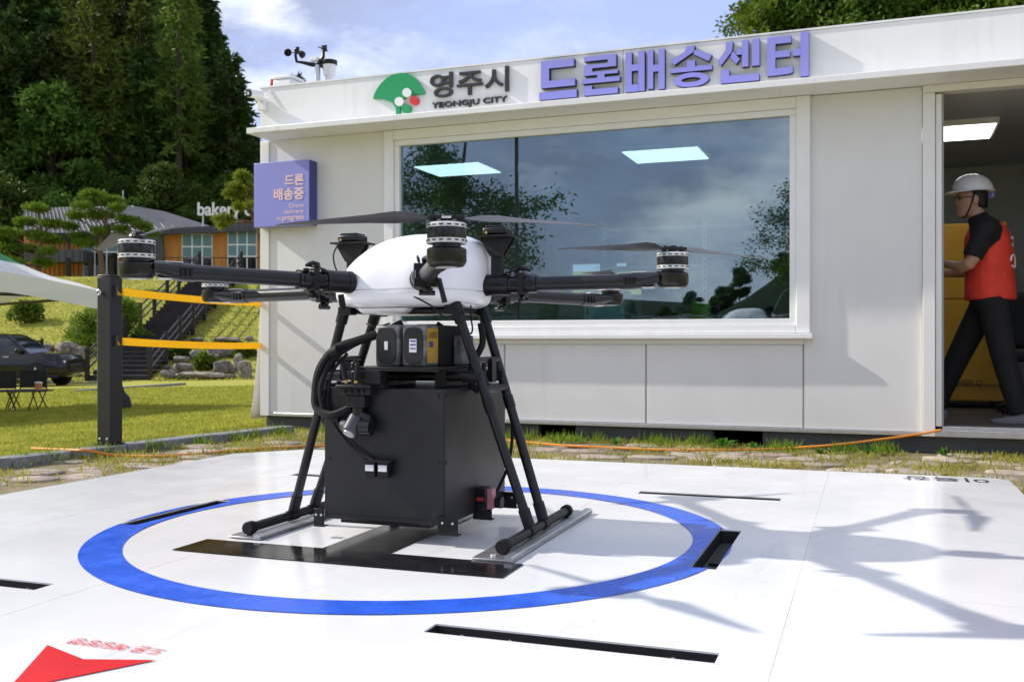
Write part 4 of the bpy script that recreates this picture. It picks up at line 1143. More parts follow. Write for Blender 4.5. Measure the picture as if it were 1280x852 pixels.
# cables
def dcable(name, pts, r_): MB().tube(smooth_path(pts), r_, n=8).build(name, M['rubber'], drone)
yf = by0-.02
dcable('cable_loom', [(.015, -.13, .70), (-.03, -.17, .672), (-.10, -.21, .645), (-.175, -.24, .615), (-.225, -.255, .55), (-.238, -.262, .47), (-.225, -.272, .42), (-.165, -.282, .40), (-.10, -.268, .425)], .013)
dcable('cable_loom', [(.0, -.12, .70), (-.05, -.165, .66), (-.12, -.21, .63), (-.185, -.245, .575), (-.215, -.262, .50), (-.212, -.266, .44), (-.19, -.270, .395), (-.14, -.275, .385)], .010)
dcable('cable', [(-.14, -.22, .60), (-.178, -.245, .545), (-.192, -.25, .49), (-.19, -.258, .42), (-.160, -.262, .36), (-.115, -.262, .31), (-.06, -.264, .27), (-.02, -.266, .256)], .0055)
dcable('cable', [(-.20, -.262, .47), (-.208, -.275, .425), (-.185, -.285, .402), (-.15, -.282, .40), (-.13, -.272, .40)], .0035)
for x_, z_ in ((-.172, .605), (-.228, .46)):
    MB().cyl((x_-.014, -.25, z_-.006), (x_+.014, -.25, z_+.006), .017, n=12).build('cable_tie', M['rubber'], drone)
dcable('hose', [(.11, -.02, .70), (.08, -.03, .66), (.03, -.05, .635)], .014)
dcable('hose', [(.235, .03, .70), (.245, .02, .63), (.215, .0, .56), (.22, -.02, .50), (.25, -.02, .47)], .012)
dcable('wire', [(.07, -.225, .80), (.12, -.22, .775), (.165, -.21, .75), (.20, -.19, .715), (.23, -.15, .735), (.27, -.10, .74)], .0028)
dcable('wire', [(.245, .0, .94), (.232, -.01, .90), (.228, -.02, .82), (.23, -.05, .74), (.245, -.07, .68), (.235, -.07, .665), (.215, -.06, .69)], .003)
dcable('wire', [(-.16, -.05, .70), (-.10, -.09, .69), (-.04, -.11, .70)], .003)
dcable('cable', [(.30, .16, .40), (.305, .155, .30), (.29, .15, .20), (.265, .13, .13), (.26, .10, .10)], .006)
# GNSS aerials on winged masts
def gnss(x_, y_, ztop, wide):
    r_ = empty('gnss_mast', (x_, y_, .83)); r_.parent = drone
    MB().box(-.02, .02, -.012, .012, 0, ztop-.83-.05).build('mast', M['black_matt'], r_, bevel=.002)
    h_ = ztop-.83
    mb = MB()
    mb.prism([(-.02, h_-.075), (.02, h_-.075), (.055, h_-.02), (.055, h_-.012), (-.055, h_-.012), (-.055, h_-.02)], -.02, -.014, 'y')
    mb.prism([(-.02, h_-.075), (.02, h_-.075), (.055, h_-.02), (.055, h_-.012), (-.055, h_-.012), (-.055, h_-.02)], .014, .02, 'y')
    mb.box(-.066, .066, -.05, .05, h_-.0118, h_-.006)
    mb.build('bracket', M['black_matt'], r_)
    MB().box(-.042, .042, -.04, .04, h_-.0055, h_+.022).build('aerial_box', M['black_plastic'], r_, bevel=.008)
    MB().box(-.034, .034, -.033, .033, h_+.0222, h_+.027).build('aerial_lid', M['black_metal'], r_, bevel=.003)
    MB().cyl((-.022, -.04, h_+.002), (-.022, -.052, h_+.002), .005, n=8).build('connector', M['gold'], r_)
p_ = dl(441, 300, 3.62); gnss(p_.x, p_.y, p_.z-.005, 1)
p_ = dl(622, 290, 3.35); gnss(p_.x, p_.y, p_.z-.008, 1)
dcable('wire', [dl(425, 302, 3.55), dl(417, 318, 3.5), dl(420, 336, 3.48), dl(428, 348, 3.45)], .003)
MB().tube([dl(426, 368, 3.15), dl(428, 380, 3.15), dl(430, 388, 3.15)], [.010, .011, .006], n=10).build('stub_aerial', M['rubber'], drone)
MB().tube([dl(548, 350, 3.02), dl(552, 362, 3.0), dl(556, 378, 3.0)], [.011, .008, .009], n=10).build('latch_tail', M['black_plastic'], drone)
# red print on the shell

def shell_mark(px, py): # point on the shell facing the camera
    return dl(px, py, 3.27)
tmk = MB()
for k_ in range(3):
    tmk.box(-.045+.03*k_, -.022+.03*k_, -.004, .004, 0, .0006)
tmk.build('shell_print', M['red_plastic'], drone, loc=(.02, -.06, .994+tilt(.02, -.06)), rot=(radians(-16), radians(-4), 0))

# ------------------------------------------------------------------ foliage
rng = np.random.default_rng(11)
def unit(a): return a/np.maximum(np.linalg.norm(a, axis=1, keepdims=True), 1e-9)
def leaf_mesh(name, P, Dr, Ln, Wd, m, taper=0.25):
    """one narrow quad per leaf: base P, direction Dr, length Ln, width Wd"""
    N = len(P); Dr = unit(Dr)
    S = unit(np.cross(Dr, rng.normal(size=(N, 3))))
    Ln = np.broadcast_to(Ln, (N,))[:, None]; Wd = np.broadcast_to(Wd, (N,))[:, None]
    V = np.empty((N, 4, 3))
    V[:, 0] = P-S*Wd*0.35; V[:, 1] = P+Dr*Ln*0.5-S*Wd*0.5; V[:, 2] = P+Dr*Ln; V[:, 3] = P+Dr*Ln*0.5+S*Wd*0.5
    me = bpy.data.meshes.new(name)
    me.vertices.add(4*N); me.vertices.foreach_set('co', V.reshape(-1).astype(np.float32))
    me.loops.add(4*N); me.loops.foreach_set('vertex_index', np.arange(4*N, dtype=np.int32))
    me.polygons.add(N); me.polygons.foreach_set('loop_start', np.arange(0, 4*N, 4, dtype=np.int32))
    me.update(calc_edges=True); me.validate()
    me.materials.append(m)
    return me
def limb(mb, pts, r0, r1, n=7):
    k = len(pts); mb.tube(pts, [r0+(r1-r0)*i/(k-1) for i in range(k)], n=n)
def conifer(Ht, Rd, bare, seed, dense=1.0, droop=0.25):
    """returns trunk mesh builder and leaf arrays (P, D)"""
    rr = np.random.default_rng(seed); tb = MB()
    tb.tube([(0, 0, -0.6), (0.05, 0, Ht*.35), (-0.04, 0.03, Ht*.7), (0, 0, Ht*.98)], [Ht*.016, Ht*.012, Ht*.007, .02], n=8)
    P, Dd = [], []
    z = Ht*bare
    while z < Ht*0.985:
        t = (z-Ht*bare)/(Ht*(1-bare))
        L = Rd*(1-t)**0.75*(0.55+0.45*min(1, t*5))*rr.uniform(.75, 1.1)+0.15
        nb = rr.integers(5, 8); a0 = rr.uniform(0, 6.28)
        for b in range(nb):
            if rr.random() < .12: continue
            a = a0+2*pi*b/nb+rr.uniform(-.3, .3); l = L*rr.uniform(.6, 1.15)
            dr = np.array([cos(a), sin(a), 0.32-0.5*(1-t)*droop*2])
            m_ = int(max(5, 15*l/Rd*dense*1.6))
            s = rr.uniform(.12, 1, m_)**.75
            base = np.array([0, 0, z])+s[:, None]*l*dr+np.c_[np.zeros(m_), np.zeros(m_), -droop*l*s**2]
            for q in range(3):
                off = rr.normal(size=(m_, 3))*np.array([.13, .13, .07])*(0.35+l*.25)
                P.append(base+off)
                Dd.append(np.tile(dr, (m_, 1))+rr.normal(size=(m_, 3))*.65+np.array([0, 0, -.25]))
            if b % 2 == 0 and l > 1.0:
                tb.tube([(0, 0, z), tuple(np.array([0, 0, z])+dr*l*.7+np.array([0, 0, -droop*l*.5]))], [.045, .012], n=4)
        z += Ht*0.030*rr.uniform(.8, 1.25)
    return tb, np.concatenate(P), np.concatenate(Dd)
def broadleaf(Ht, Rd, seed, clumps=34, per=110, base=0.25):
    rr = np.random.default_rng(seed); tb = MB()
    tb.tube([(0, 0, -.4), (.1, .05, Ht*.25), (-.05, .1, Ht*.5), (.05, 0, Ht*.8)], [Ht*.022, Ht*.018, Ht*.012, Ht*.004], n=8)
    P, Dd = [], []
    for c in range(clumps):
        t = rr.uniform(base, 1); w = sin(pi*min(1, (t-base)/(1-base)*.82+.16))
        a = rr.uniform(0, 6.28); r = Rd*w*rr.uniform(.25, 1)
        cc_ = np.array([cos(a)*r, sin(a)*r, Ht*t])
        cr = Rd*rr.uniform(.22, .40)
        q = unit(rr.normal(size=(per, 3)))*rr.uniform(.35, 1.05, (per, 1))*cr*np.array([1, 1, .62])
        P.append(cc_+q); Dd.append(q*.6+rr.normal(size=(per, 3))*cr*.6+np.array([0, 0, -.15*cr]))
        if c % 2 == 0:
            limb(tb, [(0, 0, Ht*max(.15, t*.6)), (cc_[0]*.5, cc_[1]*.5, Ht*(t*.8)), tuple(cc_)], Ht*.008, .015, 5)
    return tb, np.concatenate(P), np.concatenate(Dd)
def shrub(Rd, Hh, seed, n_=1500, lumps=9):
    rr = np.random.default_rng(seed); tb = MB(); P, Dd = [], []
    for c in range(lumps):
        a = rr.uniform(0, 6.28); r = Rd*rr.uniform(0, .62); cc_ = np.array([cos(a)*r, sin(a)*r, Hh*rr.uniform(.25, .68)])
        cr = np.array([Rd*.48, Rd*.48, Hh*.38])*rr.uniform(.7, 1.1)
        k = n_//lumps; q = unit(rr.normal(size=(k, 3)))
        P.append(cc_+q*cr*rr.uniform(.6, 1.0, (k, 1))); Dd.append(q+rr.normal(size=(k, 3))*.5+np.array([0, 0, .3]))
        tb.tube([(0, 0, -.1), tuple(cc_*.6), tuple(cc_)], [.04, .025, .01], n=5)
    P = np.concatenate(P); P[:, 2] = np.maximum(P[:, 2], 0.01)
    return tb, P, np.concatenate(Dd)
def make_tree(name, spec, Ln, Wd, leafm, barkm, label, cat='tree', group=None):
    tb, P, Dd = spec
    r_ = empty(name, (0, 0, 0), 0, label, cat, group)
    tb.build('trunk', barkm, r_)
    link('crown', leaf_mesh('crown', P, Dd, Ln*rng.uniform(.7, 1.3, len(P)), Wd*rng.uniform(.7, 1.3, len(P)), leafm), r_)
    return r_
def plant(src, used, x, y, s, rz, label=None, group=None, sink=0.0, sz=None):
    o = src if not used.get(src.name) else copy_tree(src)
    used[src.name] = True
    o.location = (x, y, H(x, y)-sink); o.rotation_euler = (0, 0, rz); o.scale = (s, s, sz or s)
    if label: o['label'] = label
    if group: o['group'] = group
    return o
used = {}
GC = 'conifers of the wood behind the cafe'
con = [make_tree('conifer', conifer(17, 3.0, .22, 1), .75, .26, M['conifer'], M['bark'], 'tall dark conifer in the wood behind the cafe', group=GC),
       make_tree('conifer', conifer(15, 3.4, .08, 2, dense=1.1), .75, .28, M['conifer'], M['bark'], 'tall dark conifer in the wood behind the cafe', group=GC),
       make_tree('conifer', conifer(19, 3.2, .38, 3, dense=.9), .75, .26, M['conifer'], M['bark'], 'tall dark conifer in the wood behind the cafe', group=GC)]
GL = 'yellowish larches on the wooded hill'
lar = [make_tree('larch', conifer(19, 3.0, .34, 4, dense=.8, droop=.4), .65, .20, M['larch'], M['bark'], 'yellow-green larch with bare lower trunk on the wooded hill', group=GL),
       make_tree('larch', conifer(17, 2.8, .42, 5, dense=.75, droop=.4), .65, .20, M['larch'], M['bark'], 'yellow-green larch with bare lower trunk on the wooded hill', group=GL)]
dead = make_tree('dead_conifer', conifer(16, 2.2, .45, 6, dense=.6, droop=.4), .6, .18, M['rust'], M['bark'], 'rust-brown dead conifer among the green trees', 'tree')
GB = 'bushy trees at the foot of the wood'
bro = [make_tree('broadleaf_tree', broadleaf(8, 3.2, 21, 44, 300), .30, .18, M['leaf'], M['bark'], 'bushy mid-green tree at the foot of the wood', group=GB),
       make_tree('broadleaf_tree', broadleaf(6.5, 3.4, 22, 42, 300, .12), .30, .18, M['leaf'], M['bark'], 'bushy mid-green tree at the foot of the wood', group=GB)]
# the wood: rows climbing the hill, seen between photo columns 0 and 345
spots = []
rs = random.Random(5)
for row, Y in enumerate((80, 86, 92, 99, 106, 114, 122, 131)):
    px = -110+rs.uniform(0, 30)
    while px < 372:
        spots.append((px+rs.uniform(-8, 8), Y+rs.uniform(-2.5, 2.5), row))
        px += rs.uniform(18, 30)*(100/Y)
for px, Y, row in spots:
    if px > 250 and row < 2 and rs.random() < .5: continue
    x = (px-640)/F*Y
    kind = rs.random()
    edge = px > 235
    if 55 < px < 260 and row in (0, 1, 2) and kind < .75: src = rs.choice(lar)
    elif kind < .2 and not edge: src = rs.choice(lar)
    else: src = rs.choice(con)
    s = rs.uniform(.82, 1.12)
    if px > 262: s *= .88
    if px > 305: s *= .86
    plant(src, used, x, Y, s, rs.uniform(0, 6.28), sink=.3)
plant(dead, used, (83-640)/F*93, 93, 1.05, 1.0)
# a lone tip of a conifer behind the roof
tipx, tipy = (371-640)/F*105, 105
lone = plant(con[1], used, tipx, tipy, 1.0, 0.4, 'conifer tip rising just above the office roof behind the weather station')
lone['group'] = GC
lone.location.z = CAM_Z+(426-97)/F*105-15*1.0
lone['label'] = 'tall dark conifer in the wood behind the cafe'
# dense low trees in front of the wood
for px, py_top, Y, k, s in ((18, 100, 80, 1, 1.75), (66, 105, 76, 0, 1.45), (110, 190, 74, 1, 1.05), (150, 185, 73, 1, .95), (205, 172, 72, 0, .95), (45, 60, 86, 0, 1.5), (-20, 75, 78, 0, 1.7),
                            (260, 205, 73, 1, .8), (235, 215, 72, 0, .7), (5, 200, 70, 1, 1.2), (75, 215, 70, 1, 1.0), (175, 215, 70.5, 0, .75), (128, 150, 80, 0, 1.0), (310, 205, 74, 1, .85), (290, 195, 79, 0, .9)):
    x = (px-640)/F*Y
    plant(bro[k], used, x, Y, s, rs.uniform(0, 6.28), sink=.2)
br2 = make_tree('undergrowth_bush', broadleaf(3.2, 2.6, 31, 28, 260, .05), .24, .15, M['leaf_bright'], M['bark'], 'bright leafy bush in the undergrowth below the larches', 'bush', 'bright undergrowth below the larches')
for i in range(60):
    px = rs.uniform(-10, 330); Y = rs.uniform(70, 88) if i < 44 else rs.uniform(82, 108); x = (px-640)/F*Y
    plant(br2, used, x, Y, rs.uniform(.8, 1.35) if i < 44 else rs.uniform(1.2, 2.2), rs.uniform(0, 6.28), sink=.2)
# trees standing above the roof on the right
GR = 'leafy trees above the office roof'
rt = [make_tree('leafy_tree', broadleaf(14, 4.4, 41, 84, 300, .2), .34, .19, M['leaf'], M['bark'], 'tall leafy tree rising above the office roof', group=GR),
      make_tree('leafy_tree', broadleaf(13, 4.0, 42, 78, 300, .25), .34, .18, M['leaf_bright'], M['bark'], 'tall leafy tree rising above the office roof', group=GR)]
for px, py, Y, k, s in ((985, 2, 60, 1, .85), (1020, -25, 63, 0, 1.0), (1060, -15, 58, 0, .95), (1105, -45, 62, 1, 1.05), (1160, -25, 57, 1, 1.0), (1215, -50, 60, 0, 1.1), (1270, -35, 56, 1, 1.05), (1325, -40, 60, 0, 1.1), (1010, 10, 68, 1, 1.0), (1130, -10, 70, 0, 1.1), (1240, -20, 69, 1, 1.1)):
    x = (px-640)/F*Y
    o = plant(rt[k], used, x, Y, s, rs.uniform(0, 6.28))
    top = CAM_Z+(426-py)/F*Y; o.location.z = max(o.location.z-1.5, top-(14 if k == 0 else 13)*s) if False else o.location.z
# trees across the field behind the photographer, mirrored in the big window
def feather(seed):
    rr = np.random.default_rng(seed); tb = MB(); P, Dd = [], []
    tb.tube([(0, 0, -.3), (.05, 0, 1.2), (-.05, .05, 2.4), (.1, 0, 3.6)], [.09, .075, .05, .02], n=8)
    for b in range(34):
        a = rr.uniform(0, 6.28); z0 = rr.uniform(1.1, 3.3); l = rr.uniform(.8, 2.1)*(1.15-(z0-1.1)/3.5)
        dr = np.array([cos(a), sin(a), rr.uniform(.15, .8)])
        pts = [np.array([0, 0, z0])+dr*l*t+np.array([0, 0, -.22*l*t*t]) for t in np.linspace(0, 1, 5)]
        tb.tube([tuple(p) for p in pts], [.022, .017, .012, .008, .004], n=4)
        for j in range(26):
            t = rr.uniform(.25, 1.02); c = np.array([0, 0, z0])+dr*l*t+np.array([0, 0, -.22*l*t*t])
            k = 13; P.append(c+rr.normal(size=(k, 3))*.11); Dd.append(rr.normal(size=(k, 3))+np.array([0, 0, -.5])+dr*.5)
    return tb, np.concatenate(P), np.concatenate(Dd)
ft = make_tree('young_tree', feather(51), .085, .030, M['leaf'], M['bark'], 'young feathery tree mirrored in the office window', group='young trees mirrored in the window')
def mirror_dir(px, py):
    d = Vector(((px-640)/F, 1, (426-py)/F)); nrm = Vector((BV[0], BV[1], 0)); k = d.dot(nrm)
    hitp = Vector((0, 0, CAM_Z))+d*(WALL_V/k); return hitp, (d-2*k*nrm).normalized()
for i, (px, py, dist, s) in enumerate(((575, 180, 13.0, 1.12), (1035, 215, 19, 1.0))):
    hp, md = mirror_dir(px, py); p = hp+md*dist
    plant(ft, used, p.x, p.y, s*(p.z-H(p.x, p.y))/4.0, 1.3*i)
for i in range(40):
    x = -250+i*6.2+rs.uniform(-3, 3); y = -208+rs.uniform(-35, 10)
    plant(bro[i % 2], used, x, y, rs.uniform(.7, 1.1), rs.uniform(0, 6.28), 'rounded tree of the far wood mirrored in the window', 'far trees mirrored in the window')

# ------------------------------------------------------------------ cloud-pruned pines
def pruned_pine(base, trunk, pads, leafm, label, seed, needle=.30):
    """trunk: points rel. to base; pads: (x, y, z, rx, rz) rel. to base"""
    rr = np.random.default_rng(seed); r_ = empty('garden_pine', base, 0, label, 'tree')
    tb = MB(); k = len(trunk); tp = smooth_path(trunk, 5); tb.tube(tp, [.20-.15*i/(len(tp)-1) for i in range(len(tp))], n=9)
    P, Dd = [], []
    for (x, y, z, rx, rz) in pads:
        j = min(range(len(tp)), key=lambda i: (tp[i]-Vector((x, y, z-.5))).length)
        q = tp[j]
        limb(tb, [q, (q+Vector((x, y, z-rz*.9)))/2+Vector((0, 0, .12)), Vector((x, y, z-rz*.35))], .075, .02, 6)
        for b in range(5): 
            a = rr.uniform(0, 6.28); tb.tube([(x*.8+q.x*.2, y, z-rz*.5), (x+cos(a)*rx*.6, y+sin(a)*rx*.6, z-rz*.1)], [.02, .008], n=4)
        n_ = int(420*rx*rx*1.0)+140
        d = unit(rr.normal(size=(n_, 3))); rad = rr.uniform(.55, 1.03, (n_, 1))
        nb = 10; cen = unit(rr.normal(size=(nb, 3)))*np.array([1, 1, .45])*.62
        ci = rr.integers(0, nb, n_)
        loc = (cen[ci]*1.0+d*.46*rad)*np.array([rx, rx, rz]); loc[:, 2] = np.maximum(loc[:, 2], -rz*.35+rr.uniform(-.05, .05, n_))
        for q2 in range(3):
            P.append(np.array([x, y, z])+loc+rr.normal(size=(n_, 3))*.03); Dd.append(d*np.array([.8, .8, .5])+np.array([0, 0, .55])+rr.normal(size=(n_, 3))*.55)
    tb.build('trunk', M['bark_red'], r_)
    P = np.concatenate(P); Dd = np.concatenate(Dd)
    link('crown', leaf_mesh('crown', P, Dd, needle*rng.uniform(.7, 1.2, len(P)), .055*rng.uniform(.8, 1.3, len(P)), leafm), r_)
    return r_
def pad_list(base, lst, Y, seed):
    rr = random.Random(seed); out = []
    for px, py, rx, rz in lst:
        p = at(px, py, Y)-base
        out.append((p.x, rr.uniform(-.5, .5), p.z, rx/F*Y, rz/F*Y))
    return out
Yp = 55.0
b1 = at(58, 372, Yp); b1.z = H(b1.x, b1.y)
pruned_pine(b1, [at(58, 372, Yp)-b1+Vector((0, 0, -.6)), at(50, 345, Yp)-b1, at(46, 325, Yp)-b1, at(52, 300, Yp)-b1, at(50, 275, Yp)-b1],
            pad_list(b1, [(50, 262, 15, 5), (32, 277, 15, 5), (63, 280, 13, 5), (14, 292, 16, 6), (44, 294, 15, 4.5), (68, 300, 11, 4), (8, 311, 17, 6), (36, 312, 13, 4.5), (64, 315, 12, 4), (18, 329, 17, 5), (-8, 298, 15, 7), (56, 329, 12, 4), (-6, 330, 16, 6)], Yp, 1),
            M['pine'], 'garden pine with a leaning trunk beside the ochre cafe', 61)
b2 = at(129, 374, Yp); b2.z = H(b2.x, b2.y)
pruned_pine(b2, [at(129, 374, Yp)-b2+Vector((0, 0, -.6)), at(128, 345, Yp)-b2, at(126, 318, Yp)-b2, at(127, 298, Yp)-b2, at(132, 278, Yp)-b2, at(126, 255, Yp)-b2],
            pad_list(b2, [(114, 244, 18, 7), (136, 252, 15, 7), (108, 259, 12, 5), (150, 262, 9, 4), (92, 269, 12, 4.5), (122, 270, 16, 5), (84, 283, 10, 4), (128, 289, 11, 4), (98, 296, 11, 4), (160, 275, 14, 5), (174, 283, 13, 4.5), (154, 288, 8, 3.5), (106, 305, 14, 4), (146, 302, 10, 3.5), (188, 292, 8, 3.5)], Yp, 2),
            M['pine'], 'garden pine with separate cloud-like tiers in front of the cafe', 62)
b3 = at(334, 352, 50.0); b3.z = H(b3.x, b3.y)
pruned_pine(b3, [at(334, 352, 50)-b3+Vector((0, 0, -.6)), at(334, 320, 50)-b3, at(322, 285, 50)-b3, at(308, 250, 50)-b3, at(306, 228, 50)-b3],
            pad_list(b3, [(308, 222, 11, 5), (297, 234, 12, 5), (318, 236, 14, 6), (287, 243, 9, 4), (306, 247, 10, 4), (324, 258, 14, 6), (284, 276, 11, 4.5), (275, 280, 7, 3), (300, 260, 7, 3.5)], 50.0, 3),
            M['pine_y'], 'light green garden pine in front of the roof lettering', 63)
# young pines at the foot of the steps
def bushy_pine(px, py, w, h_, seed, label):
    p = hit(px, py); s = p.y/F; rr = np.random.default_rng(seed)
    r_ = empty('young_pine', p, 0, label, 'tree'); tb = MB(); P, Dd = [], []
    tb.tube([(0, 0, -.1), (.05, 0, h_*s*.5), (0, 0, h_*s*.95)], [.06, .05, .02], n=7)
    for i in range(26):
        t = rr.uniform(.15, 1); a = rr.uniform(0, 6.28); r2 = w*s*.5*(1.1-t*.7)*rr.uniform(.2, 1)
        c = np.array([cos(a)*r2, sin(a)*r2, h_*s*t]); n_ = 110
        d = unit(rr.normal(size=(n_, 3))+np.array([0, 0, .5]))
        P.append(c+d*rr.uniform(.05, .4, (n_, 1))); Dd.append(d+rr.normal(size=(n_, 3))*.4)
        tb.tube([(0, 0, h_*s*t*.7), tuple(c)], [.02, .01], n=4)
    tb.build('trunk', M['bark_red'], r_)
    P = np.concatenate(P); link('crown', leaf_mesh('crown', P, np.concatenate(Dd), .26*rng.uniform(.7, 1.2, len(P)), .05, M['pine']), r_)
bushy_pine(112, 440, 55, 46, 71, 'young pine with loose needles on the bank beside the lower steps')
bushy_pine(158, 434, 48, 52, 72, 'young pine growing against the timber steps behind the charcoal post')
# round shrubs on the bank
def round_shrub(px, py, w, h_, seed, label, m):
    p = hit(px, py); s = p.y/F
    tb, P, Dd = shrub(w*s/2, h_*s, seed)
    r_ = empty('shrub', p, 0, label, 'shrub'); tb.build('stems', M['bark'], r_)
    link('foliage', leaf_mesh('foliage', P, Dd, .22*rng.uniform(.7, 1.3, len(P)), .13, m), r_)
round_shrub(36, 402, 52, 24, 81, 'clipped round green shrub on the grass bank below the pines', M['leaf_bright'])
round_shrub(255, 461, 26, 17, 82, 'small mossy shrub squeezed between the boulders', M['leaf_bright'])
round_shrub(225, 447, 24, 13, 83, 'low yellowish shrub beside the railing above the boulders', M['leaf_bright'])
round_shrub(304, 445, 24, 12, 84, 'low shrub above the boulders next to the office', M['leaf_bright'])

# ------------------------------------------------------------------ boulders
def boulder_mesh(seed):
    bm = bmesh.new(); bmesh.ops.create_icosphere(bm, subdivisions=3, radius=1)
    o = Vector((seed*3.1, seed*1.7, seed))
    for v in bm.verts:
        p = v.co.normalized()
        q = Vector(tuple((abs(c)**.72)*(1 if c > 0 else -1) for c in p))
        d = 1+.28*mnoise.noise(p*1.3+o)+.12*mnoise.noise(p*3.1+o)+.05*mnoise.noise(p*7+o)
        v.co = q*d*.8
    me = bpy.data.meshes.new('boulder'); bm.to_mesh(me); bm.free(); me.materials.append(M['rock'])
    me.polygons.foreach_set('use_smooth', [True]*len(me.polygons)); me.set_sharp_from_angle(angle=radians(28))
    return me
bmeshes = [boulder_mesh(k) for k in range(5)]
RK = [(575, 600, 90, 50), (655, 565, 130, 70), (765, 612, 270, 42), (650, 512, 85, 38), (730, 485, 90, 55), (815, 500, 110, 34), (895, 558, 120, 85), (865, 470, 115, 62), (955, 470, 75, 55),
      (985, 530, 70, 112), (1025, 575, 85, 112), (940, 622, 62, 28), (915, 398, 145, 28), (740, 398, 72, 24), (1050, 390, 50, 30), (560, 560, 40, 30)]
for i, (zx, zy, zw, zh) in enumerate(RK):
    px, pb = 90+zx/4.73, 340+(zy+zh/2)/4.73
    p = hit(px, min(pb, 473)); s = p.y/F/4.73
    o = link('boulder', bmeshes[i % 5], None, loc=p+Vector((0, 0, zh*s*.42)), rot=(0, 0, rs.uniform(-.3, .3)+(0 if zw > 150 else rs.choice((0, 1.6, 3.1)))), scl=(zw*s*.62, zw*s*.45 if zw < 150 else zw*s*.25, zh*s*.62))
    tag(o, 'weathered boulder in the rock edging beside the timber steps', 'boulder', 'boulders beside the timber steps')
for i, (px, pb, w, h_) in enumerate(((78, 463, 16, 24), (84, 442, 26, 16), (60, 441, 20, 12), (22, 431, 14, 11), (100, 450, 20, 18), (92, 470, 18, 16))):
    p = hit(px, pb) if pb > 455 else at(px, pb, 38.2)
    s = p.y/F
    o = link('boulder', bmeshes[(i+2) % 5], None, loc=p+Vector((0, 0, h_*s*.45)), rot=(0, 0, i), scl=(w*s*.6, w*s*.5, h_*s*.62))
    tag(o, ['upright standing stone carrying a rounded cap stone behind the car', 'rounded cap stone resting on the standing stone behind the car'][i] if i < 2 else 'pale garden stone in the row behind the dark car', 'boulder', 'garden stones behind the dark car' if i > 1 else None)
# low stack of dark timbers behind the car
ts = empty('timber_stack', at(40, 441, 38.0), 0.1, 'low stack of dark timber planks beside the standing stone', 'timber stack')
for i in range(5):
    MB().box(-.35, .35, -.08, .08, i*.1, i*.1+.085).build('plank', M['deck'], ts, loc=(R.uniform(-.05, .05), 0, 0))
MB().box(.34, .42, -.05, .05, -.1, .55).build('stake', M['rail'], ts)

# ------------------------------------------------------------------ timber steps up the bank
stx0, sty0 = -15.1, 38.2; stx1, sty1 = -16.7, 57.0
NS = 31
stairs = empty('timber_steps', (stx0, sty0, H(stx0, sty0)), 0, 'dark timber steps with post-and-rail balustrades climbing the bank', 'steps')
def spt(t, side=0):
    x = stx0+(stx1-stx0)*t+side*1.2; y = sty0+(sty1-sty0)*t
    return Vector((x, y, 0)), H(stx0, 37.9)+(4.62-H(stx0, 37.9))*t+.05
for i in range(NS):
    t0, t1 = i/NS, (i+1)/NS
    p, _ = spt((t0+t1)/2); z = spt(t1)[1]
    l = (sty1-sty0)/NS
    st = MB().box(-1.15, 1.15, -l/2-.02, l/2, -.055, 0).box(-1.15, 1.15, -l/2+.0, -l/2+.03, -.30, -.056)
    st.build('step', M['deck'], stairs, loc=p+Vector((0, 0, z))-stairs.location)
for side in (-1, 1):
    tops = []
    for i in range(9):
        t = i/8; p, z = spt(t, side); z += .08
        loc = p+Vector((0, 0, z))-stairs.location
        MB().box(-.075, .075, -.075, .075, -.35, 1.12).build('rail_post', M['rail'], stairs, bevel=.01, loc=loc)
        tops.append(loc)
    for hgt in (.35, .68, 1.0):
        for a, b_ in zip(tops[:-1], tops[1:]):
            MB().cyl(a+Vector((0, .08, hgt)), b_+Vector((0, -.08, hgt)), .042, n=7).build('rail', M['rail'], stairs)
# landing terrace in front of the cafe with a thin railing
tr_ = empty('terrace_railing', at(215, 345, 57.5), 0, 'thin dark railing on the terrace before the cafe', 'railing')
for px in range(160, 330, 9):
    p = at(px, 343, 57.5)-tr_.location; MB().cyl(p+Vector((0, 0, -.3)), p+Vector((0, 0, .95)), .018, n=6).build('baluster', M['rail'], tr_)
a, b_ = at(155, 343, 57.5)-tr_.location, at(332, 343, 57.5)-tr_.location
MB().cyl(a+Vector((0, 0, .97)), b_+Vector((0, 0, .97)), .03, n=6).build('top_rail', M['rail'], tr_)

# ------------------------------------------------------------------ cafe on the terrace
cafe = empty('cafe_building', at(250, 345, 60.0), 0, 'ochre cafe with grey metal roof and white-framed windows on the terrace', 'building')
cafe.location.z = H(cafe.location.x, 60)-.1
def cl(px, py, Y): return at(px, py, Y)-cafe.location
def cbox(name, px0, px1, py0, py1, Y0, Y1, m, parent=cafe, bevel=0):
    a = cl(px0, py1, Y0); b_ = cl(px1, py0, Y0)
    return MB().box(a.x, b_.x, a.y, a.y+(Y1-Y0), a.z, b_.z).build(name, m, parent, bevel=bevel)
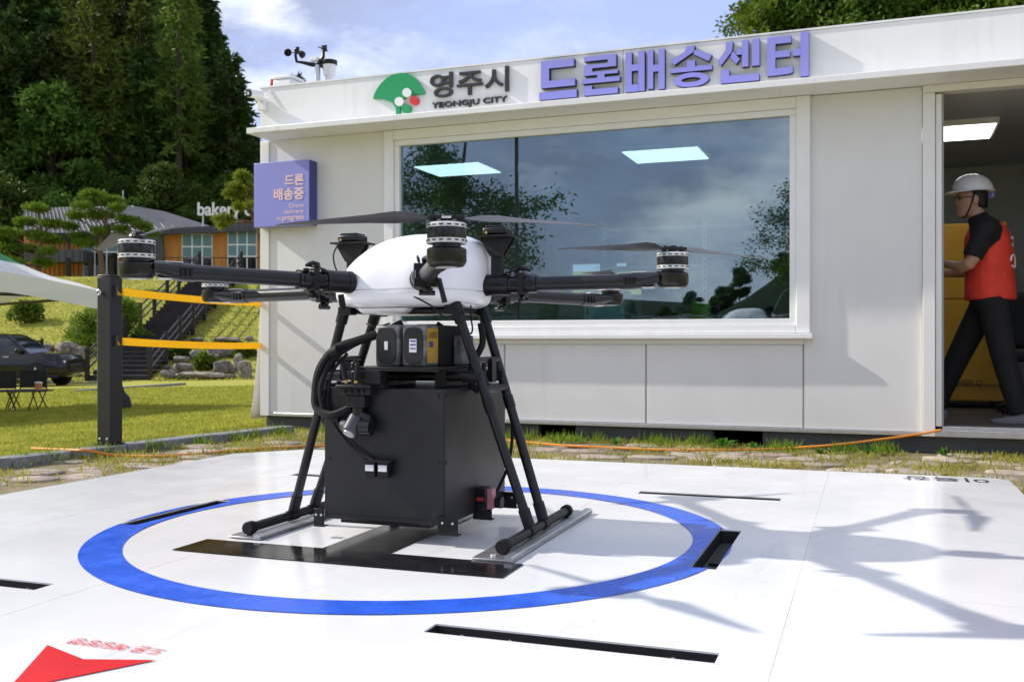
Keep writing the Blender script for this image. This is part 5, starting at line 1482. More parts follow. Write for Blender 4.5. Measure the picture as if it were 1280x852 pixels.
# main hall (right), continuing behind the office
cbox('wall', 198, 420, 290, 352, 60.0, 68, M['ochre'])
def window(px0, px1, py0, py1, Y, cols=3, rows=(0, .30, .56, 1)):
    w_ = cbox('window', px0, px1, py0, py1, Y-.14, Y-.02, M['frame'])
    fw = 1.3
    for c in range(cols):
        for r_ in range(len(rows)-1):
            x0 = px0+(px1-px0)*c/cols+fw*.7; x1 = px0+(px1-px0)*(c+1)/cols-fw*.7
            y0 = py0+(py1-py0)*rows[r_]+fw*.7; y1 = py0+(py1-py0)*rows[r_+1]-fw*.7
            cbox('pane', x0, x1, y0, y1, Y-.16, Y-.138, M['blind'] if r_ < len(rows)-2 else M['darkwin'], w_)
window(227.5, 265.5, 292.5, 345, 60.0)
window(284.5, 321, 289, 345, 60.0)
window(340, 380, 289, 345, 60.0)
# standing-seam fascia, leaning pier and roof
fa = MB(); a = cl(200, 291, 59.5); b_ = cl(420, 268, 59.5)
pts_ = [cl(196, 293, 59.4), cl(420, 285, 59.4), cl(420, 268, 59.4), cl(262, 282.5, 59.4), cl(196, 286, 59.4)]
fa.prism([(p.x, p.z) for p in pts_], pts_[0].y, pts_[0].y+.55, 'y').build('fascia', M['roof'], cafe)
for px in range(200, 400, 7):
    p0 = cl(px, 292, 59.4); 
    MB().box(p0.x-.02, p0.x+.02, p0.y-.05, p0.y-.002, p0.z, p0.z+ (.46 if px > 262 else .3)).build('seam', M['roof'], cafe)
pier = MB(); pp_ = [cl(178, 352, 59.8), cl(207, 352, 59.8), cl(203, 292, 59.8), cl(176, 292, 59.8)]
pier.prism([(p.x, p.z) for p in pp_], pp_[0].y, pp_[0].y+1.2, 'y').build('pier', M['roof'], cafe)
# pitched roof over the left wing, falling towards the hall
rf_ = MB(); q = [cl(30, 291, 62), cl(200, 291, 62), cl(268, 284, 62), cl(205, 264, 66), cl(165, 257, 68), cl(30, 260, 68)]
rf_.add(q, [(0, 1, 2, 3, 4, 5)]); q2 = [p+Vector((0, .5, -.4)) for p in q]; rf_.add(q+q2, [(i, (i+1) % 6, 6+(i+1) % 6, 6+i) for i in range(6)])
roof = rf_.build('roof', M['roof'], cafe, smooth=0)
for k in range(30):
    t = k/29; a = cl(34+t*164, 290.7, 61.97); b_ = cl(34+t*131, 260-2.5*t, 67.9)
    MB().cyl(a+Vector((0, 0, -.01)), b_+Vector((0, 0, -.005)), .035, n=5).build('roof_seam', M['roof'], roof)
for k in range(6):
    t = k/6; a = cl(202+t*60, 290.5-5.5*t, 61.97); b_ = cl(166+t*95, 257.8+24*t, 67.8-4.8*t)
    MB().cyl(a+Vector((0, 0, -.01)), b_+Vector((0, 0, -.005)), .035, n=5).build('roof_seam', M['roof'], roof)
cbox('wall', 30, 182, 285, 352, 63, 69, M['ochre'])
for px in range(36, 182, 6): cbox('batten', px, px+1.6, 292, 350, 62.93, 62.99, M['ochre'])
cbox('canopy', 30, 104, 312, 327, 61.2, 63, M['roof'])
for px in range(36, 104, 9): cbox('seam', px, px+.8, 312.4, 326.6, 61.15, 61.19, M['roof'])
window(104, 148, 306, 346, 62.9, 3, (0, .22, 1))
for px in (84.5, 112, 138): cbox('column', px-2, px+2, 322, 352, 59.0, 59.3, M['rail'])
cbox('cross_bar', 70, 104, 297, 299, 62.85, 62.9, M['roof']); cbox('cross_bar', 84, 86, 285, 314, 62.85, 62.9, M['roof'])
MB().cyl(cl(154, 262, 65), cl(154, 238, 65), .04, n=6).build('flue', M['alu'], cafe)
# lettering on posts above the roof
ls = empty('roof_lettering', at(300, 283, 59.6), 0, 'white lettering standing on posts above the cafe roof', 'sign')
def ll(px, py): return at(px, py, 59.6)-ls.location
a, b_ = ll(247.5, 275), ll(337, 253)
text_parts('bakery cafe', (a.x, b_.x, a.z, b_.z), ls, 'letter', M['white_paint'], .12, 0.0, bold=.014)
for px in (254, 296, 335):
    MB().cyl(ll(px, 284), ll(px, 266), .045, n=8).build('sign_post', M['alu'], ls)
for o_ in ls.children:
    if o_.name.startswith('letter'): 
        o_.data.transform(Matrix.Shear('XZ', 4, (0.12, 0)) if False else Matrix.Identity(4))

# ------------------------------------------------------------------ marquee tent
tcn = at(129, 364, 16.0); lawn_t = H(tcn.x, tcn.y)
tent = empty('marquee_tent', (tcn.x-4.2, 16.0, H(tcn.x-4.2, 16.0)), 0, 'white marquee tent with green peak beyond the barrier post', 'tent')
tz = tcn.z-tent.location.z; pk = tz+2.9
cor = [Vector((4.2, 0, tz)), Vector((0, 4.2, tz)), Vector((-4.2, 0, tz)), Vector((0, -4.2, tz))]
def roof_pt(c0, c1, s, t):
    """s along the edge, t from eave (0) to peak (1); the cloth sags like a tent"""
    e = c0*(1-s)+c1*s
    x, y = e.x*(1-t), e.y*(1-t)
    z = tz+(pk-tz)*(0.34*t+0.66*t**2.3)+0.34*sin(pi*s)*(1-t)
    return Vector((x, y, z))
for k in range(4):
    c0, c1 = cor[k], cor[(k+1) % 4]; n1, n2 = 16, 14
    for nm_, lo, hi, m_ in (('roof_skirt', 0, .30, 'tent_white'), ('roof_peak', .30, 1.0, 'tent_green')):
        mb = MB()
        for j in range(n2+1):
            for i in range(n1+1):
                mb.v.append(tuple(roof_pt(c0, c1, i/n1, min(.995, lo+(hi-lo)*j/n2))))
        mb.f = [(j*(n1+1)+i, j*(n1+1)+i+1, (j+1)*(n1+1)+i+1, (j+1)*(n1+1)+i) for j in range(n2) for i in range(n1)]
        mb.build(nm_, M[m_], tent, smooth=80)
    mb = MB()
    for j in range(2):
        for i in range(n1+1):
            q = roof_pt(c0, c1, i/n1, 0); mb.v.append((q.x*1.001, q.y*1.001, q.z-.30*j+(.0)))
    mb.f = [(i, i+1, n1+2+i, n1+1+i) for i in range(n1)]
    mb.build('valance', M['tent_white'], tent, smooth=80)
    lz_ = H(tent.location.x+c0.x, tent.location.y+c0.y)-tent.location.z
    MB().cyl((c0.x*.985, c0.y*.985, lz_), (c0.x*.985, c0.y*.985, tz-.02), .03, n=10).build('leg', M['alu'], tent)
    MB().cyl(tuple(c0*.98-Vector((0, 0, .05))), tuple(c1*.98-Vector((0, 0, .05))), .025, n=8).build('eave_bar', M['deck'], tent)
# ------------------------------------------------------------------ low table, chairs, bag
ty = 18.0
tp_ = at(28, 508, ty); tp_.z = H(tp_.x, tp_.y)
tbl = empty('camp_table', tp_, 0.05, 'low dark folding camp table on the lawn under the tent', 'table')
hh_ = .37
MB().box(-.62, .46, -.25, .25, hh_-.025, hh_).build('table_top', M['canvas'], tbl, bevel=.006)
for x_ in (-.42, -.12, .28):
    for s_ in (-1, 1):
        MB().cyl((x_-.12*s_*.8, -.2, 0), (x_+.02*s_, -.2, hh_-.03), .012, n=8).build('leg', M['rail'], tbl)
MB().box(-.55, .42, -.215, -.195, .005, .02).build('foot_bar', M['rail'], tbl)
def camp_chair(px, lab):
    p = at(px, 505, ty+.8); p.z = H(p.x, p.y)
    c = empty('camp_chair', p, 0.1, lab, 'chair')
    MB().box(-.24, .24, -.2, .2, .33, .36).build('seat', M['canvas'], c, bevel=.01)
    MB().box(-.25, .25, .19, .22, .38, .72).build('backrest', M['canvas'], c, bevel=.01)
    for s_ in (-1, 1):
        MB().cyl((s_*.24, -.2, 0), (s_*.24, .2, .34), .012, n=8).build('leg', M['rail'], c)
        MB().cyl((s_*.24, .2, 0), (s_*.24, -.2, .34), .012, n=8).build('leg', M['rail'], c)
        MB().cyl((s_*.24, .2, .3), (s_*.24, .215, .74), .012, n=8).build('back_post', M['rail'], c)
camp_chair(-2, 'dark camp chair behind the low table, away from the orange cup')
camp_chair(37, 'dark camp chair behind the low table, next to the orange cup')
cu_ = tp_+Matrix.Rotation(.05, 3, 'Z') @ Vector((.29, 0, hh_))
cup = empty('drink_cup', cu_, 0, 'orange cup standing on the low camp table', 'cup')
MB().lathe([(.05, 0), (.065, .13), (.06, .13), (.045, .01)], n=16).build('cup_wall', M['orange'], cup)
MB().lathe([(.068, .128), (.068, .14), (.03, .15)], n=16).build('lid', M['label'], cup)
bp_ = at(154, 503, 17.5); bp_.z = H(bp_.x, bp_.y)
bag = empty('weight_bag', bp_, 0, 'black weight bag tied off on the lawn behind the post', 'bag')
MB().lathe([(.10, 0), (.14, .04), (.13, .14), (.10, .22), (.05, .27), (.03, .30)], n=16).build('sack', M['canvas'], bag)
MB().tube([(0, 0, .29), (-.03, 0, .40), (-.05, 0, .62)], [.03, .025, .015]).build('tie', M['canvas'], bag)
# path strip on the lawn in front of the steps
def ground_strip(name, pts, m, th=.01):
    P_ = [hit(*p) for p in pts]; mb = MB()
    mb.add([p+Vector((0, 0, th)) for p in P_], [tuple(range(len(P_)))])
    return struct(mb.build(name, m, smooth=0))
for q0, q1 in (((95, 490), (230, 480.5)), ((40, 479.5), (128, 479))):
    a, b_ = hit(*q0), hit(*q1); mb = MB(); nseg = 12
    for i in range(nseg):
        p0 = a.lerp(b_, i/nseg); p1 = a.lerp(b_, (i+.97)/nseg)
        mb.box(0, (p1-p0).length, -.09, .09, -.05, .06, Matrix.Translation(Vector((p0.x, p0.y, H(p0.x, p0.y)))) @ Matrix.Rotation(atan2((p1-p0).y, (p1-p0).x), 4, 'Z'))
    struct(mb.build('garden_edging', M['kerb'], smooth=0))

# ------------------------------------------------------------------ cars
def make_car(paint, label, loc, rz, sc=1.0):
    car = empty('parked_car', loc, rz, label, 'car')
    # stations along x (front at +x): lower body sections
    def sect(x, w, z0, z1, sh):   # half width, sill, shoulder height, shoulder inset
        return [(x, -w*.93, z0), (x, -w, z0+.12), (x, -w, z0+(z1-z0)*.62), (x, -w+sh, z1), (x, 0, z1+.03), (x, w-sh, z1), (x, w, z0+(z1-z0)*.62), (x, w, z0+.12), (x, w*.93, z0), (x, 0, z0-.02)]
    st = [(-2.38, .78, .42, .92, .08), (-2.30, .86, .30, 1.02, .06), (-1.9, .93, .26, 1.05, .05), (-1.0, .95, .25, 1.04, .05), (0.2, .95, .25, 1.02, .05), (1.0, .95, .25, 1.01, .06), (1.5, .94, .26, 1.03, .08), (2.0, .92, .28, 1.0, .12), (2.28, .87, .33, .94, .16), (2.40, .78, .42, .82, .16)]
    MB().loft([sect(*s) for s in st]).build('body', paint, car, smooth=35)
    def cab(x, w0, w1, z0, z1): return [(x[0], -w0, z0), (x[1], -w1, z1), (x[1], w1, z1), (x[0], w0, z0)]
    gh = MB(); base = [(-2.22, .80), (-1.95, .86), (.55, .86), (1.22, .80)]; top = [(-1.95, .60), (-1.7, .64), (-.05, .64), (.35, .58)]
    rg_ = lambda L_, z: [(x, -w, z) for x, w in L_]+[(x, w, z) for x, w in reversed(L_)]
    gh.loft([rg_(base, 1.0), rg_([(bx*.35+tx*.65, bw_*.4+tw*.6) for (bx, bw_), (tx, tw) in zip(base, top)], 1.44), rg_(top, 1.56)])
    gh.build('greenhouse', M['darkwin'], car, smooth=25)
    MB().loft([rg_([(x*1.01, w+.02) for x, w in top], 1.545), rg_([(x, w) for x, w in top], 1.60), rg_([(x*.9-.05, w*.85) for x, w in top], 1.625)]).build('roof', paint, car, smooth=40)
    for y_ in (-1, 1):
        for (xa, xb) in ((.35, 1.18), (-.62, -.68), (-1.75, -2.1)):
            MB().cyl((xb, y_*.85, 1.0), (xa, y_*.63, 1.56), .04, n=6).build('pillar', paint, car)
        MB().box(.78, .98, y_*.95-.08, y_*.95+.08, 1.02, 1.16).build('mirror', paint, car, bevel=.03)
        for x_ in (-.45, .35): MB().box(x_, x_+.2, y_*.955-.012, y_*.955+.012, .90, .93).build('door_handle', M['rim'], car)
        for x_ in (-1.48, 1.46):
            wh = empty('wheel', (x_, y_*.80, .345)); wh.parent = car
            ar = MB(); ar.cyl((0, y_*.14, 0), (0, y_*.160, 0), .40, n=28); ar.build('arch', M['tyre'], wh)
            tyr = [(x2, r2) for x2, r2 in ((-.10, .22), (-.11, .30), (-.09, .345), (.09, .345), (.11, .30), (.10, .22))]
            MB().loft([[(r2*cos(2*pi*i/28), y_*.09+x2, r2*sin(2*pi*i/28)) for i in range(28)] for x2, r2 in tyr]).build('tyre', M['tyre'], wh)
            sp = MB()
            for i in range(7):
                rm = Matrix.Rotation(2*pi*i/7, 4, 'Y'); sp.box(-.028, .028, y_*.19-.012, y_*.19+.012, .05, .25, rm)
            sp.cyl((0, y_*.17, 0), (0, y_*.205, 0), .06, n=14)
            sp.build('rim', M['rim'], wh)
        MB().box(2.12, 2.36, y_*.62-.16, y_*.62+.16, .70, .80).build('headlight', M['label'], car, bevel=.03)
    MB().box(2.36, 2.43, -.5, .5, .46, .68).build('grille', M['black_plastic'], car, bevel=.02)
    MB().box(-2.1, 2.2, -.957, -.948, .27, .40).box(-2.1, 2.2, .948, .957, .27, .40).build('sill_trim', M['tyre'], car)
    car.scale = (sc, sc, sc*1.1)
    return car
cpos = at(96, 483, 34.5); cpos.z = H(cpos.x-2, 34.5)
make_car(M['car'], 'dark blue-black SUV parked beyond the lawn near the steps', (cpos.x-2.42, 34.5, cpos.z), 0.0)
c2 = at(8, 430, 37.2)
c2z = CAM_Z+(426-408)/F*37.2-1.62
make_car(M['car_silver'], 'silver car just showing behind the dark SUV', (c2.x-2.4, 37.3, H(c2.x-2.4, 37.3)), 0.03, 1.18)

# ------------------------------------------------------------------ inside the office
def WI(px, py, dv):
    u_, z_ = W(px, py, -dv); return u_, z_
def inside(name, u_, dv, z_, label, cat): return empty(name, bw(u_, WALL_V+dv, z_), BROT, label, cat)
FZ = 0.188
dk0, dk1 = -3.4, -0.25
desk = inside('desk', (dk0+dk1)/2, 0.55, FZ, 'long dark desk along the office window', 'desk')
hw = (dk1-dk0)/2; dz = 0.895-FZ
MB().box(-hw, hw, -.35, .35, dz-.03, dz).build('desk_top', M['desk'], desk, bevel=.004)
for x_ in (-hw+.06, 0, hw-.06):
    for y_ in (-.28, .28): MB().box(x_-.025, x_+.025, y_-.025, y_+.025, 0, dz-.031).build('leg', M['rail'], desk)
# steel rack against the back wall
r0, r1 = WI(757, 300, 2.6)[0], WI(1010, 300, 2.6)[0]
rk = inside('steel_rack', (r0+r1)/2, 2.75, FZ, 'white slotted steel rack inside against the back wall', 'shelf')
hw = (r1-r0)/2
for x_ in (-hw, 0.02, hw):
    for y_ in (-.2, .2):
        up = MB().box(x_-.022, x_+.022, y_-.004, y_+.004, 0, 1.72).box(x_-.022, x_-.018, y_, y_+.03, 0, 1.72).build('upright', M['rack'], rk)
        hs_ = MB()
        for q in range(26): hs_.box(x_-.004, x_+.004, y_-.0052, y_-.0042, .2+q*.056, .225+q*.056)
        hs_.build('slot_hole', M['black_matt'], up)
for z_ in (.25, .80, 1.28, 1.66):
    MB().box(-hw-.02, hw+.02, -.19, .19, z_, z_+.03).build('shelf', M['rack'], rk)
def carton(px0, px1, py0, py1, dv, m, name, label, cat, depth=.2):
    a = WI(px0, py1, dv); b_ = WI(px1, py0, dv)
    o = inside(name, (a[0]+b_[0])/2, dv, a[1], label, cat); w_ = (b_[0]-a[0])/2; h_ = b_[1]-a[1]
    return o, w_, h_
def rack_box(xc, zc, w_, h_, m, label):
    p = rk.matrix_basis @ Vector((xc, -.02, zc)); o = empty('storage_box', p, BROT, label, 'box')
    MB().box(-w_, w_, -.13, .13, 0, h_).build('carton', m, o, bevel=.004)
    MB().box(-w_-.004, w_+.004, -.134, .134, h_+.0005, h_+.03).build('lid', M['rack'], o)
rack_box(-.55, 1.311, .22, .22, M['steel_grey'], 'dark storage box on the upper rack shelf')
rack_box(.35, .831, .2, .25, M['teal_box'], 'pale storage box on the middle rack shelf')
rack_box(.45, 1.311, .16, .12, M['label'], 'small white storage box on the upper rack shelf')
# large dark screen
a = WI(884, 393, .75); b_ = WI(1000, 318, .75)
mon = inside('large_screen', (a[0]+b_[0])/2, .75, .8955, 'large dark screen standing on the desk inside', 'screen')
w_ = (b_[0]-a[0])/2; h_ = b_[1]-.8955
MB().box(-w_, w_, -.02, .02, .06, h_).build('casing', M['black_plastic'], mon, bevel=.006)
MB().box(-w_+.012, w_-.012, -.0225, -.0205, .075, h_-.012).build('display', M['darkwin'], mon)
MB().box(-.03, .03, .0, .04, .01, .2).box(-.14, .14, -.08, .1, 0, .0095).build('stand', M['black_metal'], mon)
MB().box(.02, .09, -.024, -.0228, h_*.55, h_*.61).build('sticker', M['steel_grey'], mon)
# second dark screen and the white device box
a = WI(800, 393, .5); b_ = WI(838, 352, .5)
mn2 = inside('desk_monitor', (a[0]+b_[0])/2, .55, .8955, 'small dark monitor beside the white device box', 'monitor')
w_ = (b_[0]-a[0])/2; h_ = b_[1]-.8955
MB().box(-w_, w_, -.015, .015, .03, h_).build('casing', M['black_plastic'], mn2, bevel=.004)
MB().box(-.06, .06, -.06, .06, 0, .0295).build('stand', M['black_metal'], mn2)
a = WI(733, 396, .32); b_ = WI(783, 363, .32)
wb = inside('device_box', (a[0]+b_[0])/2, .36, .8955, 'pale teal device box on the desk inside the window', 'box')
w_ = (b_[0]-a[0])/2; h_ = b_[1]-.8955
MB().box(-w_, w_, -.10, .10, 0, h_).build('case', M['teal_box'], wb, bevel=.004)
MB().box(-w_+.02, -w_+.032, -.1015, -.1003, h_*.2, h_*.8).build('print', M['letter_dark'], wb)
MB().box(w_+.0005, w_+.003, -.08, .08, .02, h_-.02).build('side_panel', M['rack'], wb)
a = WI(945, 392, .3)
ad = inside('power_adapter', a[0], .32, .8955, 'small pale adapter with a bent cable on the desk', 'adapter')
MB().box(-.035, .035, -.03, .03, 0, .045).build('case', M['teal_box'], ad, bevel=.004)
MB().tube(smooth_path([(.03, 0, .02), (.10, 0, .03), (.15, .02, .14), (.20, .03, .22), (.28, .05, .235), (.36, .06, .215)]), .006).build('cable', M['teal_box'], ad)
a = WI(660, 392, .3)
cbs = inside('cable_coil', a[0], .34, .8955, 'loose pale blue cable coil on the desk by the mullion', 'cable')
MB().tube(smooth_path([(-.3, 0, .008), (-.2, .02, .05), (-.1, -.02, .02), (0, .02, .05), (.1, -.02, .03), (.16, .02, .01), (.28, 0, .008)]), .007).build('coil', M['blind'], cbs)
for k, (px, w_, m_, nm_) in enumerate(((872, .07, 'lime', 'yellow-green tool box beside the large screen'), (845, .05, 'black_plastic', 'black charger between the two screens'), (912, .06, 'black_plastic', 'black hub in front of the large screen'))):
    a = WI(px, 392, .45)
    o = inside('desk_item', a[0], .42 if k != 0 else .62, .8955, nm_, 'equipment')
    hgt = .16 if k == 0 else .05
    MB().box(-w_, w_, -.05, .05, 0, hgt).build('case', M[m_], o, bevel=.008)
    MB().box(-w_*.5, w_*.5, -.012, .012, hgt+.0005, hgt+.02).build('handle', M['rubber'], o)
p = rk.matrix_basis @ Vector((.42+.3, -.02, 1.0))
o = inside('toy_drone_case', WI(942, 312, 2.5)[0], 2.58, FZ+.8305, 'lime and red plastic case lying on the rack shelf', 'case')
MB().box(-.2, .2, -.1, .1, 0, .035).build('lower_shell', M['red_plastic'], o, bevel=.01)
MB().box(-.19, .21, -.1, .1, .0355, .085).build('upper_shell', M['lime'], o, bevel=.014)
# amber cabinet behind the doorway
cab = inside('amber_cabinet', WI(1210, 400, 2.0)[0], 2.3, FZ, 'tall amber cabinet behind the worker in the doorway', 'cabinet')
ch = WI(1230, 278, 2.0)[1]-FZ
cw = (WI(1258, 400, 2.0)[0]-WI(1162, 400, 2.0)[0])/2
MB().box(-cw, cw, -.3, .3, .06, ch).build('case', M['cabinet'], cab, bevel=.01)
MB().box(-cw+.012, cw-.012, -.312, -.301, .20, ch*.58).box(-cw+.012, cw-.012, -.312, -.301, ch*.595, ch-.02).build('door_leaf', M['cabinet'], cab, bevel=.003)
for x_ in (-cw+.06, cw-.06): MB().box(x_-.03, x_+.03, -.26, .26, 0, .0595).build('foot', M['black_plastic'], cab)
t0 = WI(1196, 482, 1.98); t1 = WI(1228, 475, 1.98); cu_ = WI(1210, 400, 2.0)[0]
text_parts('HSPLO', (t0[0]-cu_, t1[0]-cu_, t0[1]-FZ, t1[1]-FZ), cab, 'print', M['letter_dark'], .001, -.3125, joined=True)
# dark swivel chair further right
sc_ = inside('swivel_chair', WI(1292, 470, 1.5)[0], 1.5, FZ, 'black swivel chair at the right of the doorway', 'chair')
MB().box(-.25, .25, -.25, .25, .40, .48).build('seat', M['canvas'], sc_, bevel=.03)
MB().box(-.24, .24, .18, .26, .5, .95).build('backrest', M['canvas'], sc_, bevel=.04)
MB().tube([(-.28, -.1, .44), (-.30, -.1, .62), (-.27, .0, .66), (-.27, .15, .64)], .02).build('armrest', M['black_plastic'], sc_)
MB().cyl((0, 0, .06), (0, 0, .4), .025).build('column', M['black_metal'], sc_)
for k in range(5): MB().cyl((0, 0, .09), (.27*cos(k*1.257), .27*sin(k*1.257), .05), .018, n=8).cyl((.27*cos(k*1.257), .27*sin(k*1.257), 0.0), (.27*cos(k*1.257), .27*sin(k*1.257), .05), .025, n=10).build('castor', M['black_plastic'], sc_)

# ------------------------------------------------------------------ the worker in the doorway
pb = at(1237, 528, 6.95)
man = empty('person', (pb.x, pb.y, FZ), 0, 'person in white helmet, red vest and black clothes striding inside the doorway', 'person')
FD = Vector((-.90, .435, 0)); LD = Vector((-.435, -.90, 0))
def J(f, l, z): return FD*f+LD*l+Vector((0, 0, z))
def ering(c, ax, ay, rx, ry, n=20): return [c+ax*(rx*cos(2*pi*k/n))+ay*(ry*sin(2*pi*k/n)) for k in range(n)]
def tubes_remesh(name, builders, m, parent, vox=.011, smooth_it=3):
    mb = MB()
    for b in builders: b(mb)
    o = mb.build(name, m, parent, smooth=0)
    r_ = o.modifiers.new('remesh', 'REMESH'); r_.mode = 'VOXEL'; r_.voxel_size = vox; r_.use_smooth_shade = True
    s_ = o.modifiers.new('smooth', 'SMOOTH'); s_.iterations = smooth_it; s_.factor = .5
    return o
def limbf(pts, rad): return lambda mb: mb.tube(smooth_path(pts, 4), np.interp(np.linspace(0, 1, 4*(len(pts)-1)+1), np.linspace(0, 1, len(pts)), rad).tolist(), n=14)
def torso(sc=1.0, z0=.80, z1=1.40, lean=.05):
    def f(mb):
        rows = [(.78, .145, .115), (.86, .165, .135), (.95, .165, .13), (1.05, .160, .130), (1.18, .175, .140), (1.28, .185, .138), (1.35, .165, .115), (1.40, .10, .085), (1.44, .065, .065)]
        rings = []
        for z, rl, rf_ in rows:
            if z < z0-1e-6 or z > z1+1e-6: continue
            rings.append(ering(J(lean*(z-.85)*.8, 0, z), LD, FD, rl*sc, rf_*sc))
        mb.loft(rings)
    return f
HC = J(.115, 0, 1.555)                             # head centre
hf = Vector((-.985, .17, 0)); hl = Vector((-.17, -.985, 0))
def head(mb):
    rows = [(-.125, .035, .03, .055), (-.115, .055, .045, .045), (-.09, .078, .058, .02), (-.05, .092, .068, .008), (0, .098, .074, .0), (.05, .098, .076, -.004), (.09, .085, .066, -.006), (.115, .05, .04, -.006), (.125, .015, .012, -.005)]
    mb.loft([ering(HC+hf*o+Vector((0, 0, z)), hf, hl, a, b) for z, a, b, o in rows])
    mb.loft([ering(HC+hf*.090+Vector((0, 0, .02)), hl, Vector((0, 0, 1)), .012, .012, 10), ering(HC+hf*.112+Vector((0, 0, -.018)), hl, Vector((0, 0, 1)), .016, .014, 10), ering(HC+hf*.085+Vector((0, 0, -.035)), hl, Vector((0, 0, 1)), .014, .01, 10)])   # nose
    mb.ell(HC+hf*.088+Vector((0, 0, -.064)), (.016, .022, .010))     # lips
    mb.ell(HC+hf*.078+Vector((0, 0, -.100)), (.024, .028, .02))      # chin
    mb.ell(HC+hf*.080+Vector((0, 0, .030)), (.022, .05, .014))       # brow
    for s_ in (-1, 1): mb.ell(HC+hl*s_*.076+hf*-.008+Vector((0, 0, -.01)), (.02, .012, .033))
hipL, kneeL, ankL = J(-.01, .09, .83), J(-.085, .11, .46), J(-.185, .11, .09)
hipR, kneeR, ankR = J(.01, -.09, .83), J(.195, -.10, .47), J(.365, -.10, .09)
shL, elL, haL = J(.02, .185, 1.335), J(.13, .215, 1.085), J(.285, .03, 1.11)
shR, elR, haR = J(.02, -.185, 1.335), J(.08, -.23, 1.09), J(.30, -.15, 1.05)
def hand(base, d, side, up):
    def f(mb):
        d_ = d.normalized(); u_ = up.normalized(); s_ = d_.cross(u_).normalized()
        mb.loft([ering(base+d_*t, s_, u_, a, b, 10) for t, a, b in ((-.02, .022, .018), (.02, .032, .016), (.06, .038, .015), (.085, .036, .013))])
        for k, (o, l) in enumerate(((-.027, .062), (-.009, .074), (.009, .070), (.026, .055))):
            p0 = base+d_*.078+s_*o; p1 = p0+d_*l*.5-u_*.004; p2 = p1+d_*l*.35-u_*.018; mb.tube([p0, p1, p2], [.0085, .0082, .0065], n=8)
        p0 = base+d_*.02+s_*side*.030; mb.tube([p0, p0+d_*.03+s_*side*.022, p0+d_*.062+s_*side*.024-u_*.008], [.011, .010, .008], n=8)
    return f
tubes_remesh('body', [torso(.93), head, limbf([J(.05, 0, 1.38), J(.085, 0, 1.45), J(.10, 0, 1.50)], [.062, .056, .055]),
                      limbf([hipL, kneeL, ankL], [.078, .055, .04]), limbf([hipR, kneeR, ankR], [.078, .055, .04]),
                      limbf([shL, elL, haL], [.05, .043, .027]), limbf([shR, elR, haR], [.05, .043, .027]),
                      hand(haL, haL-elL, 1, Vector((0, 0, 1))), hand(haR, haR-elR, -1, Vector((0, 0, 1)))], M['skin'], man, vox=.008, smooth_it=2)
tubes_remesh('trousers', [torso(1.03, .78, .96), limbf([hipL+Vector((0, 0, .03)), kneeL, ankL+Vector((0, 0, -.02))], [.104, .082, .066]), limbf([hipR+Vector((0, 0, .03)), kneeR, ankR+Vector((0, 0, -.02))], [.104, .082, .066])], M['cloth_black'], man)
tubes_remesh('shirt', [torso(.99, .95, 1.41), limbf([J(.05, 0, 1.36), J(.08, 0, 1.445)], [.085, .064]), limbf([J(.02, .10, 1.33), shL, shL.lerp(elL, .80)], [.075, .073, .068]), limbf([J(.02, -.10, 1.33), shR, shR.lerp(elR, .80)], [.075, .073, .068])], M['cloth_black'], man)
vr = lambda mb: mb.loft([ering(J(.05*(z-.85)*.8-.005, 0, z), LD, FD, a, b) for z, a, b in ((.845, .185, .165), (.86, .19, .168), (.95, .188, .162), (1.05, .183, .158), (1.18, .180, .160), (1.28, .165, .152), (1.34, .135, .128), (1.385, .098, .098))])
tubes_remesh('vest', [vr], M['vest'], man, vox=.012, smooth_it=2)
# white print on the vest back
bk = -FD; bside = LD
vp = MB()
def on_back(l, z, r_=.0): # point on the vest's back surface
    ang = max(-1, min(1, l/.182)); return J(.04*(z-.85)-.005-.158*sqrt(max(.05, 1-ang*ang)), l, z)+bk*.004
for (l, z, w_, h_) in ((.02, 1.27, .035, .012), (.02, 1.25, .03, .010), (.06, 1.27, .03, .01), (.03, 1.225, .05, .012), (.05, 1.02, .10, .010), (.05, 1.00, .10, .008)):
    vp.add([on_back(l-w_, z-h_), on_back(l+w_, z-h_), on_back(l+w_, z+h_), on_back(l-w_, z+h_)], [(0, 1, 2, 3)])
lp = [on_back(.05+.05*cos(t), 1.11+.045*sin(t)) for t in [2*pi*k/16 for k in range(15)]]
vp.tube(lp, .006, n=6); vp.tube([on_back(-.02, 1.09), on_back(-.06, 1.10)], .005, n=6)
vp.build('vest_print', M['white_paint'], man, smooth=0)
for ank, d_ in ((ankL, FD), (ankR, FD)):
    sh_ = MB(); s_ = LD
    prof = [(-.09, .030, .055, .07), (-.06, .040, .075, .09), (0, .043, .075, .09), (.06, .046, .05, .06), (.12, .046, .035, .045), (.165, .036, .028, .032), (.185, .015, .02, .02)]
    sh_.loft([[ank+d_*x+s_*(w_*cos(t))+Vector((0, 0, -ank.z+(.002 if sin(t) < -.3 else h_*.5+h_*.55*max(-.85, sin(t))))) for t in [2*pi*k/14 for k in range(14)]] for x, w_, h_, hh2 in prof])
    sh_.build('shoe', M['shoe'], man, smooth=60)
hm = MB(); up = Vector((0, 0, 1)); hb = HC+up*.055+hf*-.01; tl = (hf*.10+up).normalized()
rows = [(0, .136, .112), (.02, .136, .112), (.05, .130, .107), (.08, .113, .094), (.105, .082, .07), (.12, .045, .04), (.125, .01, .01)]
hm.loft([ering(hb+tl*z, hf, hl, a, b, 28) for z, a, b in rows])
hlm = hm.build('helmet', M['helmet'], man, smooth=60)
